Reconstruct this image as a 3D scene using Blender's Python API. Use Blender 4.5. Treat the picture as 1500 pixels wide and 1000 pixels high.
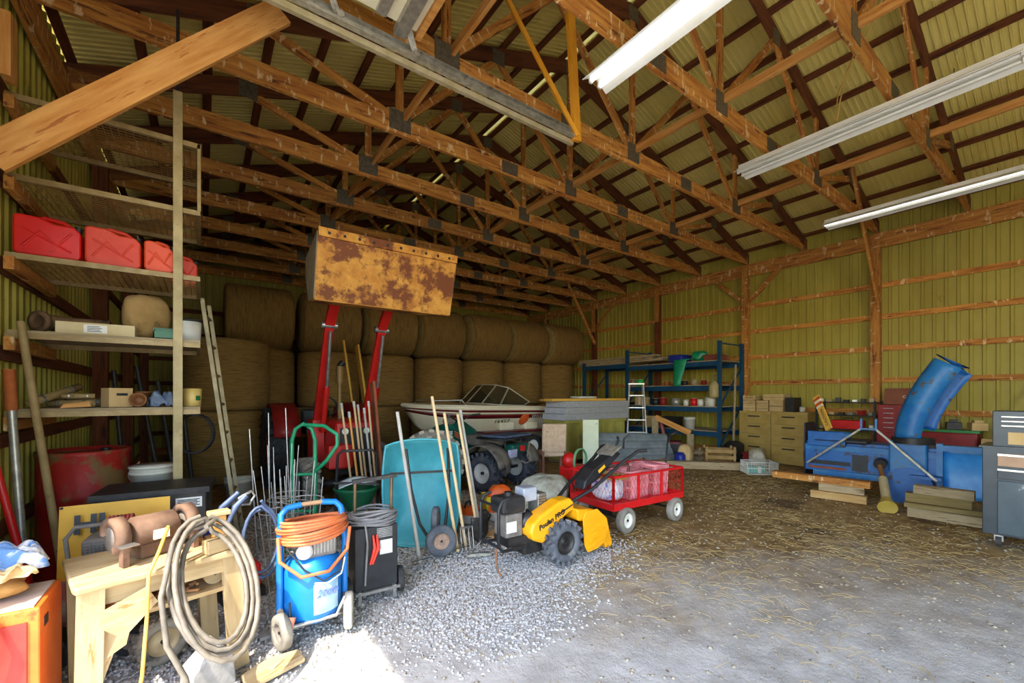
import bpy, math, random
import numpy as np
from mathutils import Vector, Matrix

for o in list(bpy.data.objects): bpy.data.objects.remove(o)
SC = bpy.context.scene
COL = SC.collection
random.seed(7); RNG = np.random.default_rng(7)
PI = math.pi

# ------------------------------------------------------------- camera
cam = bpy.data.cameras.new('camera'); cam_o = bpy.data.objects.new('camera', cam); COL.objects.link(cam_o)
cam.sensor_width = 36; cam.lens = 623.07/1500*36; cam.shift_y = 78.8/1500
cam.clip_start = 0.05; cam.clip_end = 300
cam_o.location = (0, 0, 1.45); cam_o.rotation_euler = (PI/2, 0, -0.628)
SC.camera = cam_o
# ------------------------------------------------------------- sky, sun, exposure
world = bpy.data.worlds.new('world'); SC.world = world; world.use_nodes = True
wn = world.node_tree.nodes; wl = world.node_tree.links
sky = wn.new('ShaderNodeTexSky'); sky.sky_type = 'NISHITA'; sky.sun_disc = False
sky.sun_elevation = math.radians(55); sky.sun_rotation = math.radians(233)
wl.new(sky.outputs[0], wn['Background'].inputs[0]); wn['Background'].inputs[1].default_value = 1.0
sun = bpy.data.lights.new('sun', 'SUN'); sun_o = bpy.data.objects.new('sun', sun); COL.objects.link(sun_o)
sun.energy = 6.5; sun.angle = math.radians(0.6); sun.color = (1, .93, .82)
EL = math.radians(55)
sdir = Vector((.8*math.cos(EL), .6*math.cos(EL), -math.sin(EL)))
sun_o.rotation_euler = sdir.to_track_quat('-Z', 'Y').to_euler(); sun_o.location = (-12, -9, 20)
def portal(name, loc, rot, sx, sy):
    l = bpy.data.lights.new(name, 'AREA'); l.shape = 'RECTANGLE'; l.size = sx; l.size_y = sy
    l.cycles.is_portal = True
    o = bpy.data.objects.new(name, l); COL.objects.link(o); o.location = loc; o.rotation_euler = rot
portal('side_door_portal', (-1.2, .1, 1.8), (PI/2, 0, -PI/2), 4.2, 3.6)
portal('added_front_opening_portal', (1.62, -5.2, 2.05), (PI/2, 0, 0), 3.7, 4.1)  # unseen front opening, added to bring daylight inside
vs = SC.view_settings; vs.view_transform = 'Standard'; vs.look = 'None'; vs.gamma = 1; vs.use_curve_mapping = False
vs.exposure = 0.8

# ------------------------------------------------------------- helpers
def lin(c):
    return tuple((x/255/12.92 if x/255 <= .04045 else ((x/255+.055)/1.055)**2.4) for x in c[:3]) + (1,)
MATS = {}
def mat(name, a, b=None, sc=6, rough=.6, metal=0, bump=0, stretch=(1,1,1), lo=.35, hi=.65, c=None, csc=3, cth=.58, vary=0, bsc=None, spec=.5, emit=0, spk=None):
    if name in MATS: return MATS[name]
    m = bpy.data.materials.new(name); m.use_nodes = True; nt = m.node_tree; N = nt.nodes; Lk = nt.links
    p = N['Principled BSDF']; p.inputs['Roughness'].default_value = rough; p.inputs['Metallic'].default_value = metal
    p.inputs['Specular IOR Level'].default_value = spec
    if b is None: b = tuple(x*.86 for x in a)
    tc = N.new('ShaderNodeTexCoord'); oi = N.new('ShaderNodeObjectInfo')
    ad = N.new('ShaderNodeVectorMath'); ad.operation = 'MULTIPLY_ADD'
    cx = N.new('ShaderNodeCombineXYZ')
    for i in range(3): Lk.new(oi.outputs['Random'], cx.inputs[i])
    ad.inputs[1].default_value = (37, 53, 71)
    Lk.new(cx.outputs[0], ad.inputs[0]); Lk.new(tc.outputs['Object'], ad.inputs[2])
    mp = N.new('ShaderNodeMapping'); mp.inputs['Scale'].default_value = stretch; Lk.new(ad.outputs[0], mp.inputs[0])
    nz = N.new('ShaderNodeTexNoise'); nz.inputs['Scale'].default_value = sc; nz.inputs['Detail'].default_value = 5; nz.inputs['Roughness'].default_value = .6
    Lk.new(mp.outputs[0], nz.inputs['Vector'])
    rp = N.new('ShaderNodeValToRGB'); rp.color_ramp.elements[0].position = lo; rp.color_ramp.elements[1].position = hi
    rp.color_ramp.elements[0].color = lin(a); rp.color_ramp.elements[1].color = lin(b)
    Lk.new(nz.outputs['Fac'], rp.inputs[0]); out = rp.outputs[0]
    if c is not None:
        n2 = N.new('ShaderNodeTexNoise'); n2.inputs['Scale'].default_value = csc; n2.inputs['Detail'].default_value = 8; n2.inputs['Roughness'].default_value = .7
        Lk.new(mp.outputs[0], n2.inputs['Vector'])
        r2 = N.new('ShaderNodeValToRGB'); r2.color_ramp.elements[0].position = cth; r2.color_ramp.elements[1].position = cth+.07
        Lk.new(n2.outputs['Fac'], r2.inputs[0])
        mx = N.new('ShaderNodeMixRGB'); Lk.new(r2.outputs[0], mx.inputs[0]); Lk.new(out, mx.inputs[1]); mx.inputs[2].default_value = lin(c); out = mx.outputs[0]
    if spk:
        n3 = N.new('ShaderNodeTexNoise'); n3.inputs['Scale'].default_value = spk[1]; n3.inputs['Detail'].default_value = 3
        m3 = N.new('ShaderNodeMapping'); m3.inputs['Scale'].default_value = spk[3]; Lk.new(ad.outputs[0], m3.inputs[0]); Lk.new(m3.outputs[0], n3.inputs['Vector'])
        r3 = N.new('ShaderNodeValToRGB'); r3.color_ramp.elements[0].position = spk[2]; r3.color_ramp.elements[1].position = spk[2]+.06
        Lk.new(n3.outputs['Fac'], r3.inputs[0])
        x3 = N.new('ShaderNodeMixRGB'); Lk.new(r3.outputs[0], x3.inputs[0]); Lk.new(out, x3.inputs[1]); x3.inputs[2].default_value = lin(spk[0]); out = x3.outputs[0]
    if vary:
        hs = N.new('ShaderNodeHueSaturation'); mr = N.new('ShaderNodeMapRange')
        mr.inputs['To Min'].default_value = 1-vary; mr.inputs['To Max'].default_value = 1+vary
        Lk.new(oi.outputs['Random'], mr.inputs[0]); Lk.new(mr.outputs[0], hs.inputs['Value']); Lk.new(out, hs.inputs['Color']); out = hs.outputs[0]
    Lk.new(out, p.inputs['Base Color'])
    if bump:
        bp = N.new('ShaderNodeBump'); bp.inputs['Strength'].default_value = bump; bp.inputs['Distance'].default_value = .02
        src = nz
        if bsc:
            src = N.new('ShaderNodeTexNoise'); src.inputs['Scale'].default_value = bsc; Lk.new(mp.outputs[0], src.inputs['Vector'])
        Lk.new(src.outputs['Fac'], bp.inputs['Height']); Lk.new(bp.outputs[0], p.inputs['Normal'])
    if emit:
        p.inputs['Emission Color'].default_value = lin(a); p.inputs['Emission Strength'].default_value = emit
    MATS[name] = m; return m

def frame(z, up=(0,0,1)):
    z = Vector(z).normalized(); up = Vector(up)
    if abs(z.dot(up.normalized())) > .999: up = Vector((0,1,0)) if abs(z.y) < .9 else Vector((1,0,0))
    x = up.cross(z).normalized(); y = z.cross(x)
    return Matrix((x, y, z)).transposed()
def T(loc=(0,0,0), rx=0, ry=0, rz=0):
    return Matrix.Translation(loc) @ Matrix.Rotation(rz,4,'Z') @ Matrix.Rotation(ry,4,'Y') @ Matrix.Rotation(rx,4,'X')
def AX(c, z, up=(0,0,1)):
    return Matrix.Translation(c) @ frame(z, up).to_4x4()

class MB:
    def __init__(s): s.v=[]; s.f=[]; s.sm=[]
    def add(s, vs_, fs, M=None, smooth=False):
        b = len(s.v)
        s.v += [tuple(M @ Vector(v)) for v in vs_] if M is not None else [tuple(v) for v in vs_]
        s.f += [tuple(i+b for i in f) for f in fs]; s.sm += [smooth]*len(fs); return s
    def box(s, c, d, M=None, rz=0, ry=0, rx=0):
        x,y,z = d[0]/2,d[1]/2,d[2]/2
        L = T(c, rx, ry, rz)
        if M is not None: L = M @ L
        return s.add([(-x,-y,-z),(x,-y,-z),(x,y,-z),(-x,y,-z),(-x,-y,z),(x,-y,z),(x,y,z),(-x,y,z)],
              [(0,3,2,1),(4,5,6,7),(0,1,5,4),(1,2,6,5),(2,3,7,6),(3,0,4,7)], L)
    def bb(s, x0,x1,y0,y1,z0,z1, M=None):
        return s.box(((x0+x1)/2,(y0+y1)/2,(z0+z1)/2),(x1-x0,y1-y0,z1-z0),M)
    def cyl(s, p0, p1, r0, r1=None, n=12, M=None, caps=True):
        r1 = r0 if r1 is None else r1; p0=Vector(p0); p1=Vector(p1); F = frame(p1-p0)
        vs_=[]; fs=[]
        for p,r in ((p0,r0),(p1,r1)):
            for i in range(n):
                a=2*PI*i/n; vs_.append(p+F@Vector((r*math.cos(a),r*math.sin(a),0)))
        fs=[(i,(i+1)%n,n+(i+1)%n,n+i) for i in range(n)]
        s.add(vs_,fs,M,True)
        if caps: s.add(vs_,[tuple(range(n-1,-1,-1)),tuple(range(n,2*n))],M)
        return s
    def bar(s, p0, p1, w, h=None, M=None, up=(0,0,1)):
        h = w if h is None else h; p0=Vector(p0); p1=Vector(p1); F = frame(p1-p0, up); vs_=[]
        for p in (p0,p1):
            for x,y in ((-w/2,-h/2),(w/2,-h/2),(w/2,h/2),(-w/2,h/2)): vs_.append(p+F@Vector((x,y,0)))
        return s.add(vs_,[(3,2,1,0),(4,5,6,7),(0,1,5,4),(1,2,6,5),(2,3,7,6),(3,0,4,7)],M)
    def tube(s, pts, r, n=8, closed=False, M=None, rs=None):
        P=[Vector(p) for p in pts]; m=len(P); vs_=[]; fs=[]
        tg=[]
        for i in range(m):
            a=P[i-1] if (i>0 or closed) else P[i]; b=P[(i+1)%m] if (i<m-1 or closed) else P[i]
            t=(b-a); tg.append(t.normalized() if t.length>1e-9 else Vector((0,0,1)))
        F=frame(tg[0]); x=F.col[0].copy()
        for i in range(m):
            x=(x-tg[i]*x.dot(tg[i]))
            x = x.normalized() if x.length>1e-6 else frame(tg[i]).col[0].copy()
            y=tg[i].cross(x); rr = rs[i] if rs else r
            for k in range(n):
                a=2*PI*k/n; vs_.append(P[i]+x*(rr*math.cos(a))+y*(rr*math.sin(a)))
        for i in range(m if closed else m-1):
            j=(i+1)%m
            for k in range(n):
                k2=(k+1)%n; fs.append((i*n+k,i*n+k2,j*n+k2,j*n+k))
        s.add(vs_,fs,M,True)
        if not closed: s.add(vs_,[tuple(range(n-1,-1,-1)),tuple(range((m-1)*n,m*n))],M)
        return s
    def lathe(s, prof, n=24, M=None, closed=False, smooth=True, sweep=2*PI):
        m=len(prof); vs_=[]; fs=[]; full = abs(sweep-2*PI)<1e-6; cnt=n if full else n+1
        for i in range(cnt):
            a=sweep*i/n
            for r,z in prof: vs_.append((r*math.cos(a),r*math.sin(a),z))
        for i in range(n):
            j=(i+1)%cnt
            for k in range(m if closed else m-1):
                k2=(k+1)%m; fs.append((i*m+k,j*m+k,j*m+k2,i*m+k2))
        return s.add(vs_,fs,M,smooth)
    def prism(s, poly, t, M=None):
        n=len(poly)
        return s.add([(x,y,0) for x,y in poly]+[(x,y,t) for x,y in poly],
            [tuple(range(n-1,-1,-1)),tuple(range(n,2*n))]+[(i,(i+1)%n,n+(i+1)%n,n+i) for i in range(n)],M)
    def sph(s, c, r, nu=14, nv=8, M=None):
        r=(r,r,r) if not hasattr(r,'__len__') else r; vs_=[]; fs=[]
        for j in range(nv+1):
            th=PI*j/nv
            for i in range(nu):
                a=2*PI*i/nu; vs_.append((c[0]+r[0]*math.sin(th)*math.cos(a),c[1]+r[1]*math.sin(th)*math.sin(a),c[2]+r[2]*math.cos(th)))
        for j in range(nv):
            for i in range(nu): fs.append((j*nu+i,(j+1)*nu+i,(j+1)*nu+(i+1)%nu,j*nu+(i+1)%nu))
        return s.add(vs_,fs,M,True)
    def grid(s, fn, nu, nv, M=None, smooth=True):
        vs_=[fn(i/nu,j/nv) for j in range(nv+1) for i in range(nu+1)]
        fs=[(j*(nu+1)+i,j*(nu+1)+i+1,(j+1)*(nu+1)+i+1,(j+1)*(nu+1)+i) for j in range(nv) for i in range(nu)]
        return s.add(vs_,fs,M,smooth)
    def mesh(s, name):
        me=bpy.data.meshes.new(name); me.from_pydata(s.v,[],s.f); me.polygons.foreach_set('use_smooth',s.sm); me.update(); return me
    def build(s, name, m, parent=None, loc=None, rz=0, bevel=0, solid=0, seg=2):
        me=s.mesh(name); me.materials.append(m)
        o=bpy.data.objects.new(name,me); COL.objects.link(o); o.parent=parent
        if loc is not None: o.location=loc
        o.rotation_euler=(0,0,rz)
        if solid:
            k=o.modifiers.new('s','SOLIDIFY'); k.thickness=solid; k.offset=0
        if bevel:
            k=o.modifiers.new('b','BEVEL'); k.width=bevel; k.segments=seg; k.limit_method='ANGLE'; k.angle_limit=math.radians(40)
        return o
def tag(o, label, cat, group=None, kind=None):
    if label: o['label']=label
    if cat: o['category']=cat
    if group: o['group']=group
    if kind: o['kind']=kind
    return o
def thing(name, label, cat, loc=(0,0,0), rz=0, group=None):
    o=bpy.data.objects.new(name,None); COL.objects.link(o); o.location=loc; o.rotation_euler=(0,0,rz); o.empty_display_size=.1
    return tag(o,label,cat,group)
def copy_tree(o, parent=None):
    c=o.copy(); COL.objects.link(c)
    if parent is not None: c.parent=parent
    for ch in list(o.children): copy_tree(ch,c)
    return c
def beam(name, p0, p1, w, h, m, parent=None, up=(0,0,1), taper=None):
    """board with its length on the local X axis (grain follows it)"""
    p0=Vector(p0); p1=Vector(p1); d=p1-p0; L=d.length; x=d.normalized(); u=Vector(up)
    if abs(x.dot(u))>.999: u=Vector((0,1,0))
    y=u.cross(x).normalized(); z=x.cross(y)
    me=MB().box((L/2,0,0),(L,w,h)).mesh(name); me.materials.append(m)
    o=bpy.data.objects.new(name,me); COL.objects.link(o); o.parent=parent
    o.matrix_local=Matrix.Translation(p0)@Matrix((x,y,z)).transposed().to_4x4(); return o
def text(name, s, size, M, m, parent=None, ext=.002, align='LEFT', shear=0, bold=0):
    c=bpy.data.curves.new(name,'FONT'); c.body=s; c.size=size; c.extrude=ext; c.align_x=align; c.shear=shear; c.resolution_u=2; c.offset=bold
    t=bpy.data.objects.new('t',c); COL.objects.link(t)
    dg=bpy.context.evaluated_depsgraph_get(); dg.update()
    me=bpy.data.meshes.new_from_object(t.evaluated_get(dg)); bpy.data.objects.remove(t); bpy.data.curves.remove(c)
    me.materials.clear(); me.materials.append(m); me.name=name
    o=bpy.data.objects.new(name,me); COL.objects.link(o); o.parent=parent; o.matrix_local=M; return o
def face(loc, normal, up=(0,0,1)):
    """matrix for flat text: local Z = normal, local Y = up"""
    z=Vector(normal).normalized(); y=Vector(up); y=(y-z*y.dot(z)).normalized(); x=y.cross(z)
    return Matrix.Translation(loc)@Matrix((x,y,z)).transposed().to_4x4()
def wheel(parent, c, axis, R, W, tm, rm, lugs=0, rimR=.55, lug=.018, rn='rim', name='wheel', spokes=0):
    M=AX(c,axis); r=R*rimR; w=W/2; R2=R-(lug if lugs else 0)
    b=MB().lathe([(r,-w*.75),(r*1.15,-w*.95),(R2*.86,-w),(R2*.97,-w*.78),(R2,-w*.4),(R2,w*.4),(R2*.97,w*.78),(R2*.86,w),(r*1.15,w*.95),(r,w*.75)],28,M,closed=True)
    for i in range(lugs):
        a=2*PI*i/lugs
        for sgn in (-1,1):
            aa=a+(PI/lugs if sgn>0 else 0)
            L=M@Matrix.Rotation(aa,4,'Z')@Matrix.Translation((R2+lug*.3,0,sgn*w*.48))@Matrix.Rotation(sgn*.55,4,'X')
            b.box((0,0,0),(lug*1.8,R*.13,w*1.0),L)
    t=b.build(name,tm,parent)
    q=MB().lathe([(.0001,w*.35),(r*.25,w*.4),(r*.3,w*.22),(r*.75,w*.12),(r*.92,w*.3),(r*1.03,w*.78),(r*1.0,-w*.78),(r*.9,-w*.3),(.0001,-w*.3)],24,M)
    for i in range(spokes):
        L=M@Matrix.Rotation(2*PI*i/spokes,4,'Z'); q.box((r*.55,0,w*.25),(r*.75,r*.14,w*.3),L)
    q.build(rn,rm,t)
    h=MB().cyl((0,0,-w*.5),(0,0,w*.65),r*.16,n=10,M=M); h.build('hub',MATS['dark_metal'],t)
    return t
# ------------------------------------------------------------- materials
WOOD=mat('truss_wood',(164,96,32),(208,146,62),sc=2.2,rough=.75,bump=.15,stretch=(.9,9,9),c=(98,48,16),csc=2.6,cth=.56,vary=.12,spk=((220,184,132),18,.60,(1,1,.35)))
WOOD2=mat('bright_wood',(188,122,48),(214,156,84),sc=2.2,rough=.7,bump=.1,stretch=(.9,9,9),c=(160,90,28),csc=2.4,cth=.58,vary=.08)
WOODD=mat('dark_shaded_wood',(92,46,18),(124,66,26),sc=2.2,rough=.8,bump=.15,stretch=(.9,9,9),c=(66,32,14),csc=2,cth=.55,vary=.12)
YWOOD=mat('yellow_painted_wood',(226,148,20),(240,170,50),sc=5,rough=.6,c=(150,84,20),csc=14,cth=.64,stretch=(.6,3,3))
OLDW=mat('weathered_wood',(150,128,92),(184,164,128),sc=3,rough=.85,bump=.2,stretch=(.9,9,9),c=(106,84,54),csc=3,cth=.56,vary=.12)
GALV=mat('galvanised',(150,146,132),(188,184,170),sc=18,rough=.42,metal=.6,c=(120,104,78),csc=7,cth=.62)
GUSS=mat('gusset_plate',(96,88,72),(122,112,92),sc=30,rough=.55,metal=.5)
SIDE=mat('siding_paint',(160,144,52),(174,160,66),sc=2,rough=.55,c=(128,112,34),csc=5,cth=.62,vary=.05,stretch=(1,1,.4))
ROOF=mat('roof_paint',(220,200,106),(232,214,126),sc=1.5,rough=.55,c=(188,166,78),csc=3,cth=.62,vary=.05)
WHITE=mat('white_enamel',(226,222,206),(238,236,226),sc=4,rough=.4,c=(190,176,130),csc=6,cth=.68)
mat('dark_metal',(46,44,44),(66,62,58),sc=14,rough=.5,metal=.5)
DM=MATS['dark_metal']
RUB=mat('rubber',(38,38,40),(62,60,58),sc=12,rough=.85,c=(104,98,88),csc=7,cth=.66,bump=.1)
RUBG=mat('dusty_rubber',(108,102,92),(150,142,126),sc=9,rough=.9,bump=.2,c=(70,66,60),csc=5,cth=.58)
STEEL=mat('steel',(150,148,144),(190,188,184),sc=16,rough=.35,metal=.8,c=(120,96,70),csc=9,cth=.66)
RED=mat('red_paint',(196,22,20),(214,34,28),sc=8,rough=.42,c=(110,30,18),csc=9,cth=.66)
DRED=mat('dark_red_paint',(122,20,18),(150,30,24),sc=8,rough=.5,c=(70,26,18),csc=6,cth=.6)
BLACK=mat('black_paint',(24,24,26),(40,40,42),sc=10,rough=.5,c=(96,90,82),csc=30,cth=.7)
BLACKP=mat('black_plastic',(26,26,28),(44,44,46),sc=12,rough=.45)
# ------------------------------------------------------------- ground
gm=bpy.data.materials.new('barn_ground'); gm.use_nodes=True; nt=gm.node_tree; N=nt.nodes; Lk=nt.links; P=N['Principled BSDF']
P.inputs['Roughness'].default_value=.95; P.inputs['Specular IOR Level'].default_value=.2
geo=N.new('ShaderNodeTexCoord')
def nz(sc,det=6,rough=.6):
    n=N.new('ShaderNodeTexNoise'); n.inputs['Scale'].default_value=sc; n.inputs['Detail'].default_value=det; n.inputs['Roughness'].default_value=rough; Lk.new(geo.outputs['Object'],n.inputs['Vector']); return n.outputs['Fac']
def ramp(src,p0,c0,p1,c1):
    r=N.new('ShaderNodeValToRGB'); r.color_ramp.elements[0].position=p0; r.color_ramp.elements[1].position=p1
    r.color_ramp.elements[0].color=lin(c0); r.color_ramp.elements[1].color=lin(c1); Lk.new(src,r.inputs[0]); return r.outputs[0]
def mx(f,a,b):
    m=N.new('ShaderNodeMixRGB'); Lk.new(f,m.inputs[0]); Lk.new(a,m.inputs[1]); Lk.new(b,m.inputs[2]); return m.outputs[0]
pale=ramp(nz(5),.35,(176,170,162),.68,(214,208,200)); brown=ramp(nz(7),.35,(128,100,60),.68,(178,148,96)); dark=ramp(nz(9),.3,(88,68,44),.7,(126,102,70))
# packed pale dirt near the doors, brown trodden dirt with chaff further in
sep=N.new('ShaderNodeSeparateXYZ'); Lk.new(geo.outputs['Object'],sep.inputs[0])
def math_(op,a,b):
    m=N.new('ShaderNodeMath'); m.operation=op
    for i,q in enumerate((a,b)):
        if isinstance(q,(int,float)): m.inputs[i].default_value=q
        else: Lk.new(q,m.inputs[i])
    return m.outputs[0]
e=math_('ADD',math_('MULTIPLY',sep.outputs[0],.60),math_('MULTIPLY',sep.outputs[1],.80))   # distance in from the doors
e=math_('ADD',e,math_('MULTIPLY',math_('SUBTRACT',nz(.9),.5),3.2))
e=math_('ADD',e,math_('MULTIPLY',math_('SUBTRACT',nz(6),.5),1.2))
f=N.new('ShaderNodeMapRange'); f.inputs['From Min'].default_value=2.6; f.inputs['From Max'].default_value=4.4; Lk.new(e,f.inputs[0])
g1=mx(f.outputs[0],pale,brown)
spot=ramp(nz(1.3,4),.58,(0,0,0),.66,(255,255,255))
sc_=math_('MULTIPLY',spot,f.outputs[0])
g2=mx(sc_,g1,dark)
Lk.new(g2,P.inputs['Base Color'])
bp=N.new('ShaderNodeBump'); bp.inputs['Strength'].default_value=.6; bp.inputs['Distance'].default_value=.03; Lk.new(nz(22,8,.7),bp.inputs['Height']); Lk.new(bp.outputs[0],P.inputs['Normal'])
YF,YB,XL,XR=-5.0,13.5,-1.12,10.607
def fz(x,y): return .012*math.sin(1.7*x+.6*y)+.01*math.sin(2.3*y-1.1*x)-.022
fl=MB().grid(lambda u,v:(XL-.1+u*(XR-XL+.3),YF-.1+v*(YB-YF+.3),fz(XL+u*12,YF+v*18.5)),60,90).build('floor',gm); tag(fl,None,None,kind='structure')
out=MB().bb(-26,-1.22,-26,26,-.12,-.03); out.bb(-1.22,30,-26,-5.1,-.12,-.03)
YARD=mat('yard_dirt',(176,166,146),(200,190,170),sc=3,rough=.95)
tag(out.build('yard_ground',YARD),'sunlit packed dirt yard outside the open side door and added front opening','ground',kind='structure')

# ------------------------------------------------------------- siding, girts, posts
def sheet_mesh(name,w,h,m,n=6,dep=.018):
    """ribbed steel sheet: width on X, height on Z, ribs towards -Y"""
    xs=[];p=w/n
    for i in range(n):
        a=i*p; xs+=[(a,0),(a+p*.62,0),(a+p*.70,-dep),(a+p*.92,-dep)]
    xs.append((w,0)); k=len(xs)
    vs_=[(x,y,0) for x,y in xs]+[(x,y,h) for x,y in xs]
    me=bpy.data.meshes.new(name); me.from_pydata(vs_,[],[(i,i+1,k+i+1,k+i) for i in range(k-1)]); me.materials.append(m); return me
def put(name,me,M,parent,):
    o=bpy.data.objects.new(name,me); COL.objects.link(o); o.parent=parent; o.matrix_local=M; return o
TY=[3.739+1.2192*k for k in range(-6,9)]
ZP=1.45+2.841; ZG=[1.45+z for z in (-1.35,-.93,-.315,.295,.905,1.519,2.128)]
SW=.914
wr=MB().bb(XR+.02,XR+.06,YF,YB,-.02,.16).build('wall_right',WOOD); tag(wr,None,None,kind='structure')
wlft=MB().bb(XL-.07,XL-.03,2.3,YB,-.02,.16).build('wall_left',WOOD); tag(wlft,None,None,kind='structure')
wbk=MB().bb(XL,XR,YB+.02,YB+.06,-.02,.16).build('wall_back',WOOD); tag(wbk,None,None,kind='structure')
wfr=MB().bb(XL,-.25,YF-.06,YF-.02,-.02,.16).build('wall_front',WOOD); tag(wfr,None,None,kind='structure')
H=4.93
sh=sheet_mesh('siding_sheet',SW,H,SIDE)
ny=int((YB-YF)/SW)+1
for i in range(ny):
    y=YF+i*SW
    # right wall: ribs stand inwards (-x); sheet X runs along -y
    put('siding_sheet',sh,Matrix.Translation((XR+.055,y+SW,0))@Matrix.Rotation(-PI/2,4,'Z'),wr)
    if y>=2.2 or y+SW<=-2.0: put('siding_sheet',sh,Matrix.Translation((XL-.055,y,0))@Matrix.Rotation(PI/2,4,'Z'),wlft)
shd=sheet_mesh('siding_sheet',SW,1.15,SIDE)
for y in np.arange(-2.26,2.2,SW): put('siding_sheet',shd,Matrix.Translation((XL-.055,y,3.6))@Matrix.Rotation(PI/2,4,'Z'),wlft)
jm=MB().bb(XL-.09,XL+.02,2.2,2.34,0,3.6); jm.bb(XL-.09,XL+.02,-2.14,-2,0,3.6); jm.bb(XL-.09,XL+.02,-2.14,2.34,3.6,3.8)
tag(jm.build('trim_1',WOOD),None,None,kind='structure')
shb=sheet_mesh('siding_sheet',SW,7.0,SIDE)
for i in range(13):
    x=XL+i*SW; put('siding_sheet',shb,Matrix.Translation((x,YB+.055,0)),wbk)
def fsh(x,z0,z1): put('siding_sheet',sheet_mesh('siding_sheet',SW,z1-z0,SIDE),Matrix.Translation((x+SW,YF-.055,z0))@Matrix.Rotation(PI,4,'Z'),wfr)
for i in range(13):
    x=XL+i*SW
    fsh(x,4.1 if -.3<x<2.6 else 0,7.0)  # low sheets left out: unseen opening added and sized for interior light
for z in ZG[1:]:
    beam('girt',(XR+.02,YF,z),(XR+.02,YB,z),.04,.10 if z>1 else .12,WOOD,wr)
    beam('girt',(XL-.02,2.34,z),(XL-.02,YB,z),.04,.10,WOODD,wlft)
    beam('girt',(XL,YB,z),(XR,YB,z),.04,.10,WOODD,wbk)
beam('wall_plate',(XR-.02,YF,ZP+.15),(XR-.02,YB,ZP+.15),.05,.29,WOOD,wr)
beam('wall_plate',(XL+.02,YF,ZP+.15),(XL+.02,YB,ZP+.15),.05,.29,WOOD,wlft)
for k in (-7,-5,-3,-1,1,3,5,7):
    y=3.739+1.2192*k
    if y<YF: continue
    beam('post',(XR-.075,y,-.05),(XR-.075,y,ZP+.02),.14,.14,WOODD if k>1 else WOOD,wr,up=(0,1,0))  # posts further in take the darker wood copy, shade put into its colour
    beam('post_block',(XR-.16,y-.02,ZP-.75),(XR-.16,y-.02,ZP+.2),.04,.13,WOOD,wr,up=(0,1,0))
    if y>5.5 or y<-2.1: beam('post',(XL+.075,y,-.05),(XL+.075,y,ZP+.02),.14,.14,WOODD,wlft,up=(0,1,0))
    if k in (1,5):
        for s in (-1,1): beam('knee_brace',(XR-.05,y+s*.05,ZP-.62),(XR-.05,y+s*.75,ZP+.05),.04,.09,WOOD,wr)
beam('post_block',(-1.02,4.14,3.49),(-1.02,4.14,3.9),.05,.12,WOOD2,wlft,up=(0,1,0))
# ------------------------------------------------------------- roof
cap=MB(); AP=4.742; PIT=1/3; SEC=math.sqrt(1+PIT*PIT); ZE=4.79; ZA=ZE+PIT*(AP-XL)
TOPH=.11*SEC+.045
for s in (-1,1): cap.grid(lambda u,v:(AP+s*u*.34,YF-.3+v*(YB-YF+.6),ZA+TOPH+.13-u*.34*PIT),1,1)
cl=cap.build('ceiling',mat('ridge_cap',(206,204,176),(220,218,196),sc=2,rough=.5)); tag(cl,None,None,kind='structure')
LS=(AP-XL+.25)*SEC
rs=sheet_mesh('roof_sheet',SW,LS,ROOF,n=12,dep=.014)
sl=math.atan(PIT)
for i in range(ny):
    y=YF+i*SW
    for s in (-1,1):
        # sheet: local X along y, local Z down the slope, ribs down
        zc=Vector((s*math.cos(sl),0,-math.sin(sl))); xc=Vector((0,1,0)); yc=zc.cross(xc)
        if yc.z<0: xc=-xc; yc=-yc
        base=Vector((AP+s*.07,y if xc.y>0 else y+SW,ZA+TOPH+.03-.07*PIT))
        put('roof_sheet',rs,Matrix.Translation(base)@Matrix((xc,yc,zc)).transposed().to_4x4(),cl)
for s in (-1,1):
    for i in range(11):
        dx=.10+i*.575; x=AP+s*dx; z=ZA-PIT*dx+TOPH-.03
        beam('purlin',(x,YF-.1,z),(x,YB+.05,z),.088,.04,WOODD,cl,up=(s*math.sin(sl),0,math.cos(sl)))
for x in (1.92,AP,7.55):
    beam('runner',(x+.06,YF,4.58+.24),(x+.06,YB,4.58+.24),.04,.09,WOOD2,cl)
# ------------------------------------------------------------- trusses
def make_truss(y,wm):
    t=thing('roof_truss','orange-brown timber roof truss with nailed steel gusset plates','roof truss',(0,y,0),0,'timber roof trusses')
    zb=4.58+.11; zt=lambda x: ZA-PIT*abs(x-AP)
    beam('bottom_chord',(XL,0,zb),(XR,0,zb),.045,.21,wm,t)
    for s,xe in ((-1,XL-.1),(1,XR+.1)):
        beam('top_chord',(xe,0,zt(xe)-.06),(AP,0,zt(AP)-.06),.045,.20,WOODD,t)
    nb=[1.92,AP,7.55]; tj=[.45,3.35,6.13,9.05]
    for x in nb: beam('web',(x,.0,zb+.05),(x,.0,zt(x)-.10),.04,.09,wm,t,up=(1,0,0))
    for a,b in ((.45,1.92),(3.35,1.92),(3.35,AP),(6.13,AP),(6.13,7.55),(9.05,7.55)):
        beam('web',(a,0,zt(a)-.12),(b,0,zb+.06),.04,.09,wm,t)
    for x in nb+[3.55,6.0]: MB().box((x,-.026,zb+(.06 if x in nb else 0)),(.27 if x!=AP else .24,.006,.24 if x in nb else .17)).build('gusset_plate',GUSS,t)
    for x in tj+[AP]: MB().box((x,-.026,zt(x)-.1),(.2,.006,.2)).build('gusset_plate',GUSS,t)
    return t
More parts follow.
